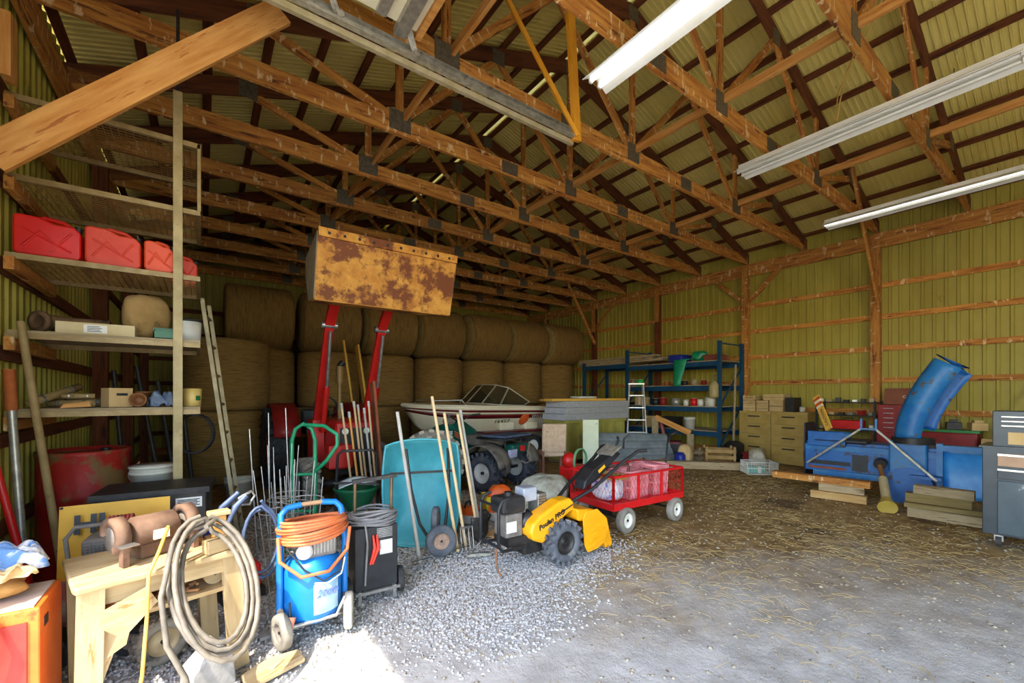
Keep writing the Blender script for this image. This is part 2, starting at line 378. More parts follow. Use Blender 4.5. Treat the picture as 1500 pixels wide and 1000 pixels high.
TL={4:'timber roof truss crossing over the unlit shop light',5:'timber roof truss just on the door side of the galvanised track',6:'timber roof truss directly above the galvanised door track',7:'timber roof truss over the wide rusty loader bucket',
8:'first timber roof truss behind the loader bucket',9:'second timber roof truss behind the loader bucket',10:'third timber roof truss behind the loader bucket',11:'timber roof truss over the front of the top hay bales',12:'first timber roof truss deep over the hay bales',13:'second timber roof truss deep over the hay bales',14:'timber roof truss against the back wall'}
tr=make_truss(TY[6],WOOD); tr['label']=TL[6]
for i,y in enumerate(TY):
    if i==6 or i<4: continue
    c=copy_tree(tr); c.location.y=y; c['label']=TL[i]
# knee braces from the wall posts up to the trusses
tag(beam('knee_brace',(-1.02,3.82,2.84),(.50,3.82,4.50),.04,.185,WOOD2),'wide bright orange knee brace board crossing in front of the left truss end','brace')
for k,lb in ((-1,'narrow timber knee brace from wall post up to truss, nearest the black tool chest'),(5,'timber knee brace from wall post up to truss above the lumber stack')):
    y=3.739+1.2192*k-.05
    tag(beam('knee_brace',(10.5,y,3.15),(9.0,y,5.35),.04,.10,WOOD),lb,'brace')
# ------------------------------------------------------------- overhead door and its track
dr=thing('overhead_door','raised cream sectional overhead door lying under the trusses','door',(0,0,4.38))
CREAM=mat('door_cream',(226,216,178),(238,230,200),sc=3,rough=.5)
for i in range(4):
    x1=1.42-i*.62
    MB().bb(x1-.6,x1,.1,3.3,.06,.10).build('door_panel',CREAM,dr,bevel=.006)
    b=MB(); b.bb(x1-.34,x1-.26,.1,3.28,.03,.06); b.build('stiffener',GALV,dr)
MB().bb(1.42,1.47,.1,3.34,.03,.12).build('bottom_seal_board',WOOD2,dr)
for x in (1.36,.74,.12):
    b=MB(); b.bar((x,3.3,.05),(x+.1,3.4,-.05),.05,.012); b.cyl((x+.1,3.36,-.04),(x+.1,3.43,-.04),.03,n=12); b.build('roller_bracket',GALV,dr)
MB().bb(1.25,1.35,2.0,3.36,.0,.06).build('end_stile',GALV,dr)
tk=thing('door_track','long galvanised overhead door track under the nearest truss chord','door track',(0,3.42,4.33))
b=MB(); b.bb(-1.0,3.32,0,.008,-.03,.05); b.bb(-1.0,3.32,-.05,0,-.038,-.03); b.bb(-1.0,3.32,-.05,-.042,-.03,-.01); b.bb(-1,3.32,-.03,0,.05,.058); b.build('track_rail',GALV,tk)
MB().bb(-1.0,3.34,.012,.05,-.09,-.04).build('track_angle',mat('angle_tan',(176,160,116),(200,186,150),sc=9,rough=.5,metal=.3),tk)
for k in (0,1): pass
tag(beam('hanger_board',(3.36,3.40,4.27),(3.12,3.30,6.05),.045,.10,YWOOD,up=(1,0,0)),'wide yellow painted hanger board holding the track end','hanger board')
tag(beam('hanger_strip',(3.33,3.36,4.30),(2.55,3.75,5.85),.03,.045,YWOOD),'thin yellow painted strip slanting down to the track end','hanger strip')
# ------------------------------------------------------------- fluorescent fixtures
TUBE_ON=mat('lit_tube',(250,252,255),(250,252,255),rough=.3,emit=1.3)
TUBE_OFF=mat('unlit_tube',(226,222,206),(236,232,220),rough=.3)
def fixture(x,lit,label):
    t=thing('fluorescent_light',label,'light fixture',(x,.36,4.46),0,'hanging fluorescent shop lights')
    L=2.46
    MB().bb(-.035,.035,0,L,.0,.06).build('housing',WHITE,t,bevel=.004)
    b=MB()
    for s in (-1,1):
        b.add([(s*.035,0,.0),(s*.035,L,.0),(s*.16,L,-.075),(s*.16,0,-.075),(s*.035,0,.006),(s*.035,L,.006),(s*.165,L,-.07),(s*.165,0,-.07)],
              [(0,1,2,3),(7,6,5,4),(0,3,7,4),(1,5,6,2),(3,2,6,7),(0,4,5,1)])
    b.build('reflector',WHITE,t)
    for s in (-1,1):
        MB().cyl((s*.06,.04,-.045),(s*.06,L-.02,-.045),.019,n=12).build('tube',TUBE_ON if lit==s or lit==2 else TUBE_OFF,t)
        e=MB()
        for y in (.02,L-.01): e.box((s*.06,y,-.035),(.035,.02,.06))
        e.build('tube_socket',WHITE,t)
    b=MB()
    for y in (.45,2.0): b.tube([(0,y,.06),(0,y,.12)],.004,6)
    b.build('hanger_chain',DM,t)
fixture(3.02,2,'hanging shop light with bright white reflector near the door track')
fixture(5.82,0,'unlit long shop light between the two lit ones')
fixture(8.85,-1,'hanging shop light with one lit tube by the far wall')
cd=MB(); cd.tube([(5.85,1.75,4.58),(5.86,1.72,4.8),(5.80,1.66,5.0),(5.83,1.5,5.3),(5.7,1.3,5.6)],.009,6); cd.tube([(5.85,1.76,4.56),(5.88,1.75,4.9),(5.84,1.6,5.2),(5.6,1.35,5.7)],.007,6)
tag(cd.build('dangling_cable',mat('tan_cord',(188,150,70),(204,170,90),rough=.6)),'tan power cord dangling above the unlit shop light','cable')
# ============================================================= left side: rack with wire decks
TANM=mat('rack_tan_steel',(138,112,66),(164,140,92),sc=14,rough=.5,metal=.2,c=(120,90,50),csc=8,cth=.62)
WIRE=mat('wire_rust',(150,112,54),(176,140,80),sc=10,rough=.6,metal=.3)
rk=thing('storage_rack','tall wall rack with tan steel rails, wire mesh decks and plank shelves','storage rack',(0,4.4,0))
X0,X1,D=-1.10,-.02,.83
for z in (3.53,2.975,2.43,1.88,1.33):
    for y in (0,D): MB().bb(X0,X1,y-.015,y+.015,z-.035,z+.005).build('rail',TANM,rk)
    MB().bb(X1-.03,X1,0,D,z-.035,z+.005).build('end_rail',TANM,rk)
    beam('ledger',(X0+.03,-.05,z-.075),(X0+.03,D+.15,z-.075),.05,.09,WOOD,rk)
    if z>2:
        b=MB(); r=.0022
        for x in np.arange(X0+.02,X1-.02,.045): b.bar((x,0,z),(x,D,z),r*2)
        for y in np.arange(.04,D,.045): b.bar((X0,y,z+.003),(X1,y,z+.003),r*2)
        o=b.build('wire_deck',WIRE,rk); o['kind']='stuff'
    else:
        for i in range(4): beam('shelf_plank',(X0+.01,.10+i*.21,z+.015),(X1,.10+i*.21,z+.015),.195,.02,OLDW,rk)
MB().bb(X1-.02,X1+.005,-.015,.015,2.975,3.53).build('mesh_end_post',TANM,rk)
def mesh_panel(x):
    b=MB()
    for y in np.arange(0,D,.05): b.bar((x,y,2.98),(x,y,3.52),.004)
    for z in np.arange(2.98,3.53,.05): b.bar((x,0,z),(x,D,z),.004)
    o=b.build('wire_end_panel',WIRE,rk); o['kind']='stuff'
mesh_panel(X1)
b=MB(); b.bb(-.195,-.135,-.05,-.015,0,3.9)
for z in np.arange(.4,3.9,.27): b.cyl((-.165,-.055,z),(-.165,-.049,z),.008,n=8)
b.build('front_post',mat('post_tan',(150,130,84),(178,158,112),sc=7,rough=.55,metal=.2,c=(120,96,60),csc=6,cth=.62),rk)
MB().cyl((-.165,-.03,3.9),(-.165,-.03,4.56),.012,n=8).build('hanger_rod',DM,rk)
# jerry cans
JRED=mat('jerry_red',(214,20,16),(226,36,26),sc=5,rough=.38,c=(150,40,24),csc=7,cth=.6)
JRED2=mat('jerry_faded',(212,48,26),(224,70,40),sc=5,rough=.5,c=(224,130,90),csc=7,cth=.6)
def jerry(x,y,w,h,label,m=JRED,d=.2,rz=0):
    t=thing('jerry_can',label,'fuel can',(x,y,2.443),rz,'red fuel cans on the wire deck')
    prof=[(-w/2,.02),(-w/2+.02,0),(w/2-.02,0),(w/2,.02),(w/2,h*.72),(w/2-.035,h*.86),(w*.12,h*.86),(-w*.12,h*.98),(-w/2+.03,h),(-w/2,h*.95)]
    MB().prism(prof,d,Matrix.Translation((0,d/2,0))@Matrix.Rotation(PI/2,4,'X')).build('body',m,t,bevel=.018,seg=3)
    b=MB(); b.tube([(-w*.2,0,h*.97),(-w*.1,0,h*1.06),(w*.2,0,h*1.0),(w*.36,0,h*.86)],.016,8); b.build('handle',m,t)
    b=MB()
    b.tube([(-w*.36,-d/2-.002,h*.2),(-w*.1,-d/2-.004,h*.62),(w*.15,-d/2-.004,h*.3),(w*.36,-d/2-.002,h*.66)],.008,6); b.tube([(-w*.36,-d/2-.002,h*.66),(w*.36,-d/2-.002,h*.18)],.007,6)
    b.build('pressed_rib',m,t)
    MB().cyl((w*.4,0,h*.8),(w*.43,0,h*.95),.028,.024,n=12).build('cap',BLACKP,t)
jerry(-.905,4.53,.34,.285,'bright red fuel can with a small white scuff')
jerry(-.56,4.55,.32,.285,'dusty red fuel can with a pressed curved front, middle of the row',JRED2)
jerry(-.285,4.54,.19,.245,'small faded orange-red fuel can behind the rack post',mat('jerry_orange',(222,62,26),(232,84,40),sc=5,rough=.5))
jerry(-.14,4.86,.2,.24,'red fuel can half hidden at the end of the rack',JRED2)
# things on plank shelf (z=1.905)
Z=1.907
t=thing('pipe_elbow','dark rusty flanged pipe elbow lying on the plank shelf','pipe',(-.95,4.72,Z))
b=MB(); b.tube([(-.02,-.12,.09),(.05,-.04,.09),(.16,0,.09),(.34,.0,.09)],.06,14); b.build('elbow',mat('rusty_pipe',(96,70,46),(130,98,66),sc=9,rough=.8,bump=.2,c=(54,40,30),csc=5,cth=.55),t)
b=MB(); b.lathe([(.045,-.02),(.078,-.02),(.078,.012),(.045,.012)],18,AX((-.03,-.13,.09),(-.6,-.8,0)),closed=True); b.cyl((-.025,-.122,.09),(-.022,-.118,.09),.046,n=16); b.build('flange',MATS['rusty_pipe'],t)
CARD=mat('cardboard',(190,156,100),(206,174,120),sc=5,rough=.85,c=(150,118,70),csc=4,cth=.62,vary=.08)
t=thing('long_carton','long cream carton with a printed shipping label on the shelf front','box',(-.655,4.53,Z),-.02)
MB().bb(-.22,.22,-.06,.06,0,.09).build('carton',mat('cream_card',(206,186,136),(220,202,158),sc=6,rough=.8),t,bevel=.004)
MB().bb(-.07,.06,-.062,-.0605,.015,.075).build('label_sheet',WHITE,t)
b=MB()
for i in range(4): b.bb(-.05,.03-.01*(i%2),-.0635,-.0622,.024+i*.012,.029+i*.012)
b.build('label_print',BLACKP,t)
b=MB()
for i,(r,zz) in enumerate(((0,0),(1,1))): pass
BAG=mat('tan_canvas',(150,118,66),(176,142,88),sc=6,rough=.9,bump=.3,c=(110,84,46),csc=4,cth=.58)
def sack(name,label,cat,loc,d,m,rz=0,seed=0,pw=.75,group=None,nu=20,nv=12,wob=.06):
    r=random.Random(seed); ph=[r.uniform(0,6.28) for _ in range(6)]
    def fn(u,v):
        a=2*PI*u; th=PI*v; st=max(0,math.sin(th)); ct=math.cos(th)
        sg=lambda q,p:math.copysign(abs(q)**p,q)
        w=1+wob*math.sin(3*a+ph[0]+2*ct)+wob*.7*math.sin(5*a+ph[1])+wob*.5*math.sin(7*a+ph[3]+5*ct)
        k=st**.55
        return (d[0]/2*sg(math.cos(a),pw)*k*w,d[1]/2*sg(math.sin(a),pw)*k*w,d[2]/2*(1+sg(ct,.75)*(1+.05*math.sin(4*a+ph[2]))))
    o=MB().grid(fn,nu,nv).build(name,m,None,loc,rz); return tag(o,label,cat,group) if label else o
sack('canvas_bag','upright tan canvas bag between carton and green tray','bag',(-.40,4.74,Z+.02),(.30,.26,.36),BAG,.2,3,.5)
t=thing('green_tray','small green plastic tray tipped on the plank shelf','tray',(-.25,4.50,Z))
b=MB(); b.bb(-.075,.075,-.06,.06,0,.008); b.bb(-.075,.075,-.06,-.052,0,.06);b.bb(-.075,.075,.052,.06,0,.10);b.bb(-.075,-.067,-.06,.06,0,.08);b.bb(.067,.075,-.06,.06,0,.08)
b.build('tray',mat('green_plastic',(18,92,46),(30,112,60),sc=6,rough=.4),t)
MB().sph((.02,0,.03),(.03,.03,.025)).build('rag_ball',OLDW,t)
t=thing('grease_gun_bucket','white lidded pail behind the rack post on the plank shelf','pail',(-.10,4.80,Z))
MB().lathe([(.0001,0),(.08,0),(.09,.2),(.0001,.2)],18).build('pail',WHITE,t); MB().lathe([(.0001,.2),(.095,.2),(.095,.22),(.0001,.225)],18).build('lid',DM,t)
t=thing('folded_tarp','dark folded tarp lying at the back of the plank shelf','tarp',(-.75,5.05,Z))
b=MB()
for i in range(3): b.box((0,.0,.03+i*.05),(.42-.03*i,.2,.045),rz=.05*i)
b.build('folds',DM,t,bevel=.015)
# things on lower plank shelf (z=1.355)
Z=1.357
PIPE=mat('pipe_tan',(140,116,70),(166,140,92),sc=7,rough=.7,c=(90,70,44),csc=5,cth=.6)
for i,(p0,p1,r,lb) in enumerate((((-1.0,4.46,.035),(-.80,4.78,.16),.028,'short tan pipe with open end leaning on the pipe pile'),((-.93,4.62,.03),(-.68,4.53,.03),.026,'long tan pipe lying across the lower shelf front'),((-.86,4.56,.087),(-.68,4.575,.087),.02,'grey pipe with bright hose clamps on top of the pile'),((-.98,4.84,.036),(-.6,4.78,.036),.03,'thick pipe at the rear of the pile'))):
    t=thing('pipe',lb,'pipe',(0,0,Z),0,'pipes piled on the lower shelf')
    a=Vector(p0); c=Vector(p1); F=(c-a).normalized()
    b=MB(); b.lathe([(r*.8,0),(r,0),(r,(c-a).length),(r*.8,(c-a).length)],12,AX(a,F),closed=True); b.build('pipe_wall',PIPE,t)
    for q in (.2,.75): MB().cyl(a+(c-a)*q,a+(c-a)*(q+.05),r*1.16,n=12).build('clamp',STEEL,t)
t=thing('wood_wedge','pale split wood offcut under the pipes','offcut',(-.85,4.44,Z),.25); MB().prism([(0,0),(.16,.01),(.15,.05),(.02,.03)],.07,Matrix.Rotation(PI/2,4,'X')).build('wedge',WOOD2,t)
t=thing('tan_carton','tan carton with dark smudges standing askew on the lower shelf','box',(-.55,4.55,Z),.5)
MB().box((0,0,.075),(.15,.13,.15),ry=-.0).build('carton',CARD,t,bevel=.004); MB().bb(-.03,.04,-.0665,-.066,.09,.11).build('stamp',BLACKP,t)
POT=mat('brown_plastic',(116,70,34),(142,90,48),sc=7,rough=.6)
for i,(x,y,lb) in enumerate(((-.415,4.49,'brown plant pot with its open mouth towards the doors'),(-.40,4.64,'brown plant pot at the rear beside the blue cloth'))):
    t=thing('plant_pot',lb,'plant pot',(x,y,Z),0,'brown plant pots on the lower shelf')
    M=AX((0,.06,.052),(0,-1,.06)) if i==0 else Matrix.Identity(4)
    MB().lathe([(.0001,.0),(.035,0),(.05,.11),(.055,.11),(.055,.125),(.046,.125),(.034,.01),(.0001,.01)],18,M).build('pot',POT,t)
def cloth(name,label,loc,d,m,rz=0,seed=1,cat='cloth',amp=.02,drop=0):
    r=random.Random(seed); ph=[r.uniform(0,6) for _ in range(8)]
    def fn(u,v):
        x=(u-.5)*d[0]; y=(v-.5)*d[1]; e=min(u,1-u,v,1-v)
        z=d[2]*min(1,e*6)**.6+amp*math.sin(17*u+ph[0]+5*v)+amp*.8*math.sin(14*v+ph[1]-7*u)+amp*.4*math.sin(31*u+ph[2]+23*v)
        return (x+.015*math.sin(9*v+ph[3]),y+.015*math.sin(11*u+ph[4]),max(z,.004)-drop*max(0,.25-v))
    return tag(MB().grid(fn,36,26).build(name,m,None,loc,rz,solid=.004),label,cat)
cloth('blue_rag','crumpled faded blue cloth on the lower shelf',(-.27,4.6,Z),(.18,.22,.09),mat('denim',(90,106,130),(120,132,150),sc=14,rough=.9,stretch=(1,5,1)))
t=thing('yellow_pail','round yellow pail with a green mark at the shelf end','pail',(-.075,4.52,Z))
MB().lathe([(.0001,0),(.062,0),(.066,.15),(.06,.15),(.057,.01),(.0001,.01)],20).build('pail',mat('yellow_pail',(196,164,84),(212,182,108),sc=5,rough=.5),t)
MB().lathe([(.0655,.05),(.0675,.055),(.0675,.085),(.0655,.09)],6,Matrix.Rotation(-1.2,4,'Z'),sweep=.6).build('green_mark',MATS['green_plastic'],t)
# under the rack
t=thing('oil_drum','rust-scraped red steel drum under the rack','drum',(-.80,4.98,0))
b=MB().lathe([(.0001,.0),(.285,0),(.29,.03),(.282,.05),(.282,.30),(.292,.32),(.282,.34),(.282,.62),(.292,.64),(.282,.66),(.282,.95),(.29,.97),(.29,1.0),(.275,1.0),(.27,.98),(.0001,.98)],32)
b.build('drum_shell',mat('drum_red',(150,22,16),(172,34,22),sc=4,rough=.6,c=(120,92,50),csc=3,cth=.5),t)
MB().cyl((.12,.05,.98),(.12,.05,1.0),.03,n=12).build('bung',DM,t)
def bucket(name,label,loc,r,h,m,cat='bucket',lid=True,group=None):
    t=thing(name,label,cat,loc,0,group)
    MB().lathe([(.0001,0),(r*.86,0),(r*.97,h*.8),(r*1.03,h*.8),(r*1.03,h*.86),(r,h*.86),(r,h),(r*.94,h),(r*.82,.01),(.0001,.01)],22).build('pail_body',m,t)
    if lid: MB().lathe([(.0001,h),(r*1.05,h),(r*1.05,h*.94),(r*1.01,h*.94)],22).build('lid',m,t)
    b=MB(); b.tube([(r*1.02*math.cos(a),-.02-r*.5*math.sin(a),h*.82-r*.7*math.sin(a)) for a in np.linspace(0,PI,10)],.004,6); b.build('handle',STEEL,t); return t
WPL=mat('white_plastic',(206,200,180),(222,218,204),sc=5,rough=.5,c=(150,132,96),csc=5,cth=.64)
t=thing('wood_stand','low dark wooden stand carrying a white bucket','stand',(-.32,4.66,0)); 
MB().bb(-.2,.2,-.17,.17,.50,.53).build('stand_top',OLDW,t)
for sx in (-1,1):
    for sy in (-1,1): MB().bb(sx*.17-.02,sx*.17+.02,sy*.14-.02,sy*.14+.02,0,.5).build('leg',WOODD,t)
t=bucket('plastic_bucket','white plastic bucket with dark label, on the wooden stand',(-.34,4.64,.532),.15,.34,WPL); MB().lathe([(.149,.10),(.153,.10),(.153,.2),(.149,.2)],8,Matrix.Rotation(-2.2,4,'Z'),sweep=1.3).build('label_band',BLACKP,t)
bucket('plastic_bucket','pale bucket on the ground beside the foot of the ladder',(.38,6.7,0),.16,.38,WPL)
# leaning pipes on the left
def lean(name,label,p0,p1,r,m,cat='pole',group=None,tip=None,r1=None):
    t=thing(name,label,cat,p0,0,group); d=Vector(p1)-Vector(p0)
    MB().cyl((0,0,0),d,r,r1 if r1 else r*.92,n=10).build('shaft',m,t); return t
lean('steel_pipe','brown steel pipe leaning at the rack corner',(-.76,4.2,0),(-1.0,4.28,1.95),.024,PIPE)
t=lean('steel_pipe','grey galvanised pipe with rusty top leaning beside the brown one',(-.93,4.12,0),(-1.02,4.2,1.35),.024,GALV)
MB().cyl((-.09,.08,1.35),(-.105,.096,1.62),.03,n=10).build('pipe_coupler',mat('rust_orange',(150,74,26),(176,96,40),sc=8,rough=.8),t)
lean('fiberglass_bar','bright orange-red bar leaning behind the welder box',(-.86,4.02,0),(-1.05,4.05,1.0),.022,RED)
# aluminium ladder
t=thing('extension_ladder','dull aluminium ladder leaning at the end of the rack','ladder',(.17,5.15,0))
ALU=mat('dull_alu',(150,134,98),(176,160,124),sc=9,rough=.5,metal=.35)
p0=Vector((.12,.05,0)); p1=Vector((-.18,.16,2.42)); q=Vector((.06,.38,0))
for o_ in (Vector((0,0,0)),q): MB().bar(p0+o_,p1+o_,.035,.075,up=(0,1,0)).build('side_rail',ALU,t)
for i in range(8):
    a=p0.lerp(p1,.06+i*.125); MB().cyl(a,a+q,.016,n=8).build('rung',ALU,t)
# dark implements standing behind the rack end
for i,(a,b_,lb) in enumerate((((-.30,5.9,0),(-.55,5.75,1.75),'dark steel bar standing behind the rack, most upright'),((-.18,5.95,0),(-.38,5.7,1.6),'dark steel bar crossing behind the rack'),((-.05,5.9,0),(-.2,5.7,1.55),'thin dark steel bar near the ladder behind the rack'),((-.62,5.9,0),(-.72,5.75,1.7),'dark steel bar by the red drum behind the rack'))):
    lean('steel_bar',lb,a,b_,.022,DM,group='dark steel bars behind the rack')
t=thing('hose_coil','black rubber hose coil hanging behind the rack end','hose',(-.08,5.50,1.05))
b=MB()
for i in range(3): b.tube([(.16*math.cos(a)+.01*i,.02*i+.01*math.sin(3*a),.2*math.sin(a)) for a in np.linspace(0,2*PI,26)[:-1]],.009,6,closed=True)
b.build('coils',BLACKP,t); MB().cyl((0,.0,.19),(0,.12,.19),.012,n=8).build('peg',DM,t)
# dark machine with warning labels, behind bench
t=thing('portable_generator','dark steel generator box with white warning labels behind the bench','generator',(-.26,3.99,0),-.10)
MB().bb(-.30,.30,-.2,.2,.10,.78).build('casing',mat('gen_grey',(58,54,48),(78,72,62),sc=6,rough=.55,metal=.3),t,bevel=.01)
MB().bb(-.32,.32,-.22,.22,.76,.80).build('top_plate',DM,t)
b=MB()
for i in range(9): b.bb(-.27,-.10,-.212,-.2,.50+i*.022,.51+i*.022)
b.build('vent_louvre',BLACKP,t)
MB().bb(-.26,-.11,-.208,-.2,.70,.745).build('maker_plate',mat('tan_plate',(160,140,104),(176,156,120)),t)
for x,w,z0,z1,n in ((-.02,.12,.58,.70,'warning_label'),(.20,.15,.66,.73,'info_label')):
    l=MB().bb(x-w/2,x+w/2,-.205,-.2,z0,z1).build(n,WHITE,t); b=MB()
    for i in range(5): b.bb(x-w*.42,x+w*(.42-.1*(i%2)),-.2065,-.205,z0+.012+i*(z1-z0-.02)/5,z0+.018+i*(z1-z0-.02)/5)
    if n=='warning_label': b.bb(x-w/2,x+w/2,-.2068,-.205,z1-.018,z1)
    b.build('label_print',DRED if n=='warning_label' else DM,l)
for sx in (-1,1): MB().cyl((sx*.24,-.22,.10),(sx*.3,.22,.10),.09,n=16).build('wheel',RUB,t)
# yellow H sign
t=thing('yellow_sign','yellow metal sign with black letters behind the dusty compressor','sign',(-.44,3.62,.20),-.05)
YEL=mat('sign_yellow',(222,160,20),(236,178,40),sc=4,rough=.5,c=(170,110,20),csc=5,cth=.62)
MB().box((0,0,.3),(.52,.012,.56),rx=-.12).build('sign_plate',YEL,t)
M=face((-.17,.008,.36),(0,-1,-.12)); M=Matrix.Rotation(0,4,'Z')@M
text('sign_lettering','HI',.15,face((-.19,-.034,.42),(0,-1,.12)),BLACKP,t,bold=.006)
b=MB()
for x,z in ((-.25,.57),(-.25,.06)): b.cyl((x,-.002-(z-.3)*-.12-.01,z),(x,-.002-(z-.3)*-.12,z),.008,n=8)
b.build('bolt_hole',BLACKP,t)
MB().bb(-.2,.2,.04,.1,-.20,.04).build('support_block',OLDW,t)
# dusty old air compressor
t=thing('old_compressor','dusty grey compressor with wire grille guard and red finned pump','compressor',(-.47,3.33,0),-.1)
GD=mat('dusty_grey',(104,96,88),(136,126,114),sc=8,rough=.85)
MB().lathe([(.0001,-.24),(.07,-.235),(.11,-.2),(.12,-.17),(.12,.17),(.11,.2),(.07,.235),(.0001,.24)],20,AX((0,0,.30),(1,0,0))).build('tank',mat('dusty_red',(128,56,50),(150,86,76),sc=5,rough=.8,c=(140,128,116),csc=4,cth=.5),t)
MB().bb(-.06,.2,-.1,.1,.47,.66).build('belt_guard',GD,t,bevel=.02)
b=MB()
for x in np.arange(-.05,.2,.016): b.bar((x,-.106,.49),(x,-.106,.64),.003)
for z in np.arange(.49,.65,.016): b.bar((-.05,-.106,z),(.19,-.106,z),.003)
o=b.build('grille',STEEL,t); o['kind']='stuff'
b=MB()
for i in range(7): b.lathe([(.0001,0),(.05,0),(.05,.008),(.0001,.008)],14,AX((.03+i*.017,.0,.71),(1,0,0)))
b.build('pump_fins',mat('pump_red',(178,70,60),(196,110,96),sc=8,rough=.7),t)
MB().tube([(-.12,-.02,.45),(-.14,-.02,.66),(-.1,-.02,.72),(.02,-.02,.72)],.011,8).build('air_line',GD,t)
b=MB(); 
for x in (-.16,.16): b.bb(x-.02,x+.02,-.1,.1,.03,.2)
b.bb(-.1,.16,-.06,.06,.41,.48); b.build('base_frame',DM,t)
for x in (-.16,.16): wheel(t,(x,-.14,.08),(0,-1,0),.08,.04,RUB,GD)
# welder cabinet at lower left
ORG=mat('welder_orange',(222,96,24),(236,120,40),sc=5,rough=.5,c=(196,72,20),csc=5,cth=.6)
WRED=mat('welder_red',(168,40,30),(186,58,44),sc=5,rough=.5,c=(206,180,160),csc=3,cth=.62)
t=thing('welder_cabinet','red-fronted orange welder cabinet with a white hose','welder',(-.80,2.66,0))
MB().bb(-.27,.27,-.165,.165,.03,.60).build('cabinet_body',ORG,t,bevel=.006)
MB().bb(-.265,.235,-.172,-.165,.05,.55).build('front_panel',WRED,t)
MB().bb(-.26,.25,-.15,.15,.60,.606).build('top_plate',mat('dusty_tan',(196,170,150),(214,190,170),rough=.8),t)
MB().bb(.2695,.2725,-.11,-.06,.50,.54).build('side_slot',BLACKP,t)
text('brand_script','sey',.13,face((-.03,-.1725,.36),(0,-1,0)),WHITE,t,shear=.25,bold=.004)
MB().tube([(.10,-.13,.60),(.15,-.19,.585),(.165,-.21,.5),(.14,-.21,.38),(.05,-.21,.26),(-.1,-.21,.18)],.011,8).build('white_hose',WHITE,t)
MB().cyl((.14,-.172,.30),(.14,-.185,.30),.022,n=14).build('knob',mat('pale_blue',(120,170,190),(140,184,200)),t)
for sx in (-.22,.22):
    for sy in (-.12,.12): MB().cyl((sx,sy,0),(sx,sy,.03),.02,n=8).build('foot',RUB,t)
cu=thing('seat_cushion','flattened brown quilted cushion lying on the welder cabinet','cushion',(-.83,2.68,.616),.15)
sack('pad',None,None,(0,0,0),(.46,.26,.085),mat('quilt_brown',(160,112,52),(184,136,74),sc=18,rough=.9,bump=.4),0,5,.6).parent=cu
cloth('blue_towel','blue and white striped towel heaped on top of the cushion',(-.72,2.73,.706),(.30,.16,.085),mat('towel',(96,132,178),(224,220,214),sc=7,rough=.95,stretch=(1,5,1),lo=.44,hi=.56,c=(150,120,96),csc=5,cth=.6),.2,4,'towel',.016)
cloth('tan_cloth','tan crumpled cloth hanging over the cushion edge',(-.65,2.585,.706),(.15,.07,.03),mat('tan_rag',(214,178,120),(230,200,150),sc=10,rough=.9),.5,9,'cloth',.008)
# ------------------------------------------------------------- workbench
BW=mat('bench_wood',(172,142,94),(196,170,126),sc=2.4,rough=.75,stretch=(1,8,8),c=(158,116,62),csc=3,cth=.58)
BRZ=.26
wb=thing('work_bench','small rough plywood work bench with splayed board legs','work bench',(-.43,2.50,0),BRZ)
MB().prism([(0,0),(.63,0),(.65,.05),(.62,.52),(0,.52),(-.008,.04)],.03,Matrix.Translation((0,0,.61))).build('bench_top',BW,wb,bevel=.008)
for nm,a,c in (('leg',(.04,.05,.0),(.05,.04,.61)),('leg',(.62,.05,0),(.58,.05,.61)),('leg',(.06,.46,0),(.05,.46,.61)),('leg',(.60,.46,0),(.57,.46,.61))):
    beam('leg',a,c,.045,.085,BW,wb,up=(1,0,0))
MB().bb(.04,.60,.04,.07,.53,.61).build('apron',BW,wb); MB().bb(.04,.07,.05,.46,.53,.61).build('apron',BW,wb)
beam('brace',(.06,.06,.20),(.16,.06,.52),.03,.06,BW,wb)
MB().bb(.05,.60,.05,.46,.43,.45).build('lower_shelf',BW,wb)
def onb(x,y): 
    v=Matrix.Rotation(BRZ,3,'Z')@Vector((x,y,0)); return (-.43+v.x,2.50+v.y)
# grinder
x,y=onb(.30,.27)
g=thing('bench_grinder','dusty brown bench grinder with tool rests on the bench','bench grinder',(x,y,.643),BRZ+.25)
GB=mat('grinder_brown',(92,66,48),(124,94,72),sc=9,rough=.85,bump=.15)
MB().lathe([(.0001,-.10),(.06,-.10),(.075,-.085),(.075,.085),(.06,.10),(.0001,.10)],20,AX((0,0,.13),(1,0,0))).build('motor',GB,g)
MB().bb(-.07,.07,-.05,.05,0,.07).build('pedestal',GB,g,bevel=.008)
for s in (-1,1):
    MB().lathe([(.0001,-.015),(.075,-.015),(.075,.015),(.0001,.015)],22,AX((s*.15,0,.13),(1,0,0))).build('grinding_wheel',GD,g)
    MB().lathe([(.055,-.026),(.092,-.026),(.092,.026),(.055,.026)],18,AX((s*.15,0,.13),(1,0,0),up=(0,0,1)),closed=True,sweep=4.2).build('wheel_guard',GB,g)
    MB().bb(s*.15-.035,s*.15+.035,-.14,-.085,.10,.106).build('tool_rest',STEEL,g)
    MB().bb(s*.15-.012,s*.15+.012,-.10,-.06,.0,.10).build('rest_bracket',GB,g)
MB().cyl((-.1,0,.13),(.1,0,.13),.012,n=8).build('shaft',STEEL,g)
MB().bb(-.03,.035,-.085,-.07,.09,.135).build('rating_plate',mat('paper_white',(236,224,196),(242,232,210)),g)
x,y=onb(.14,.14)
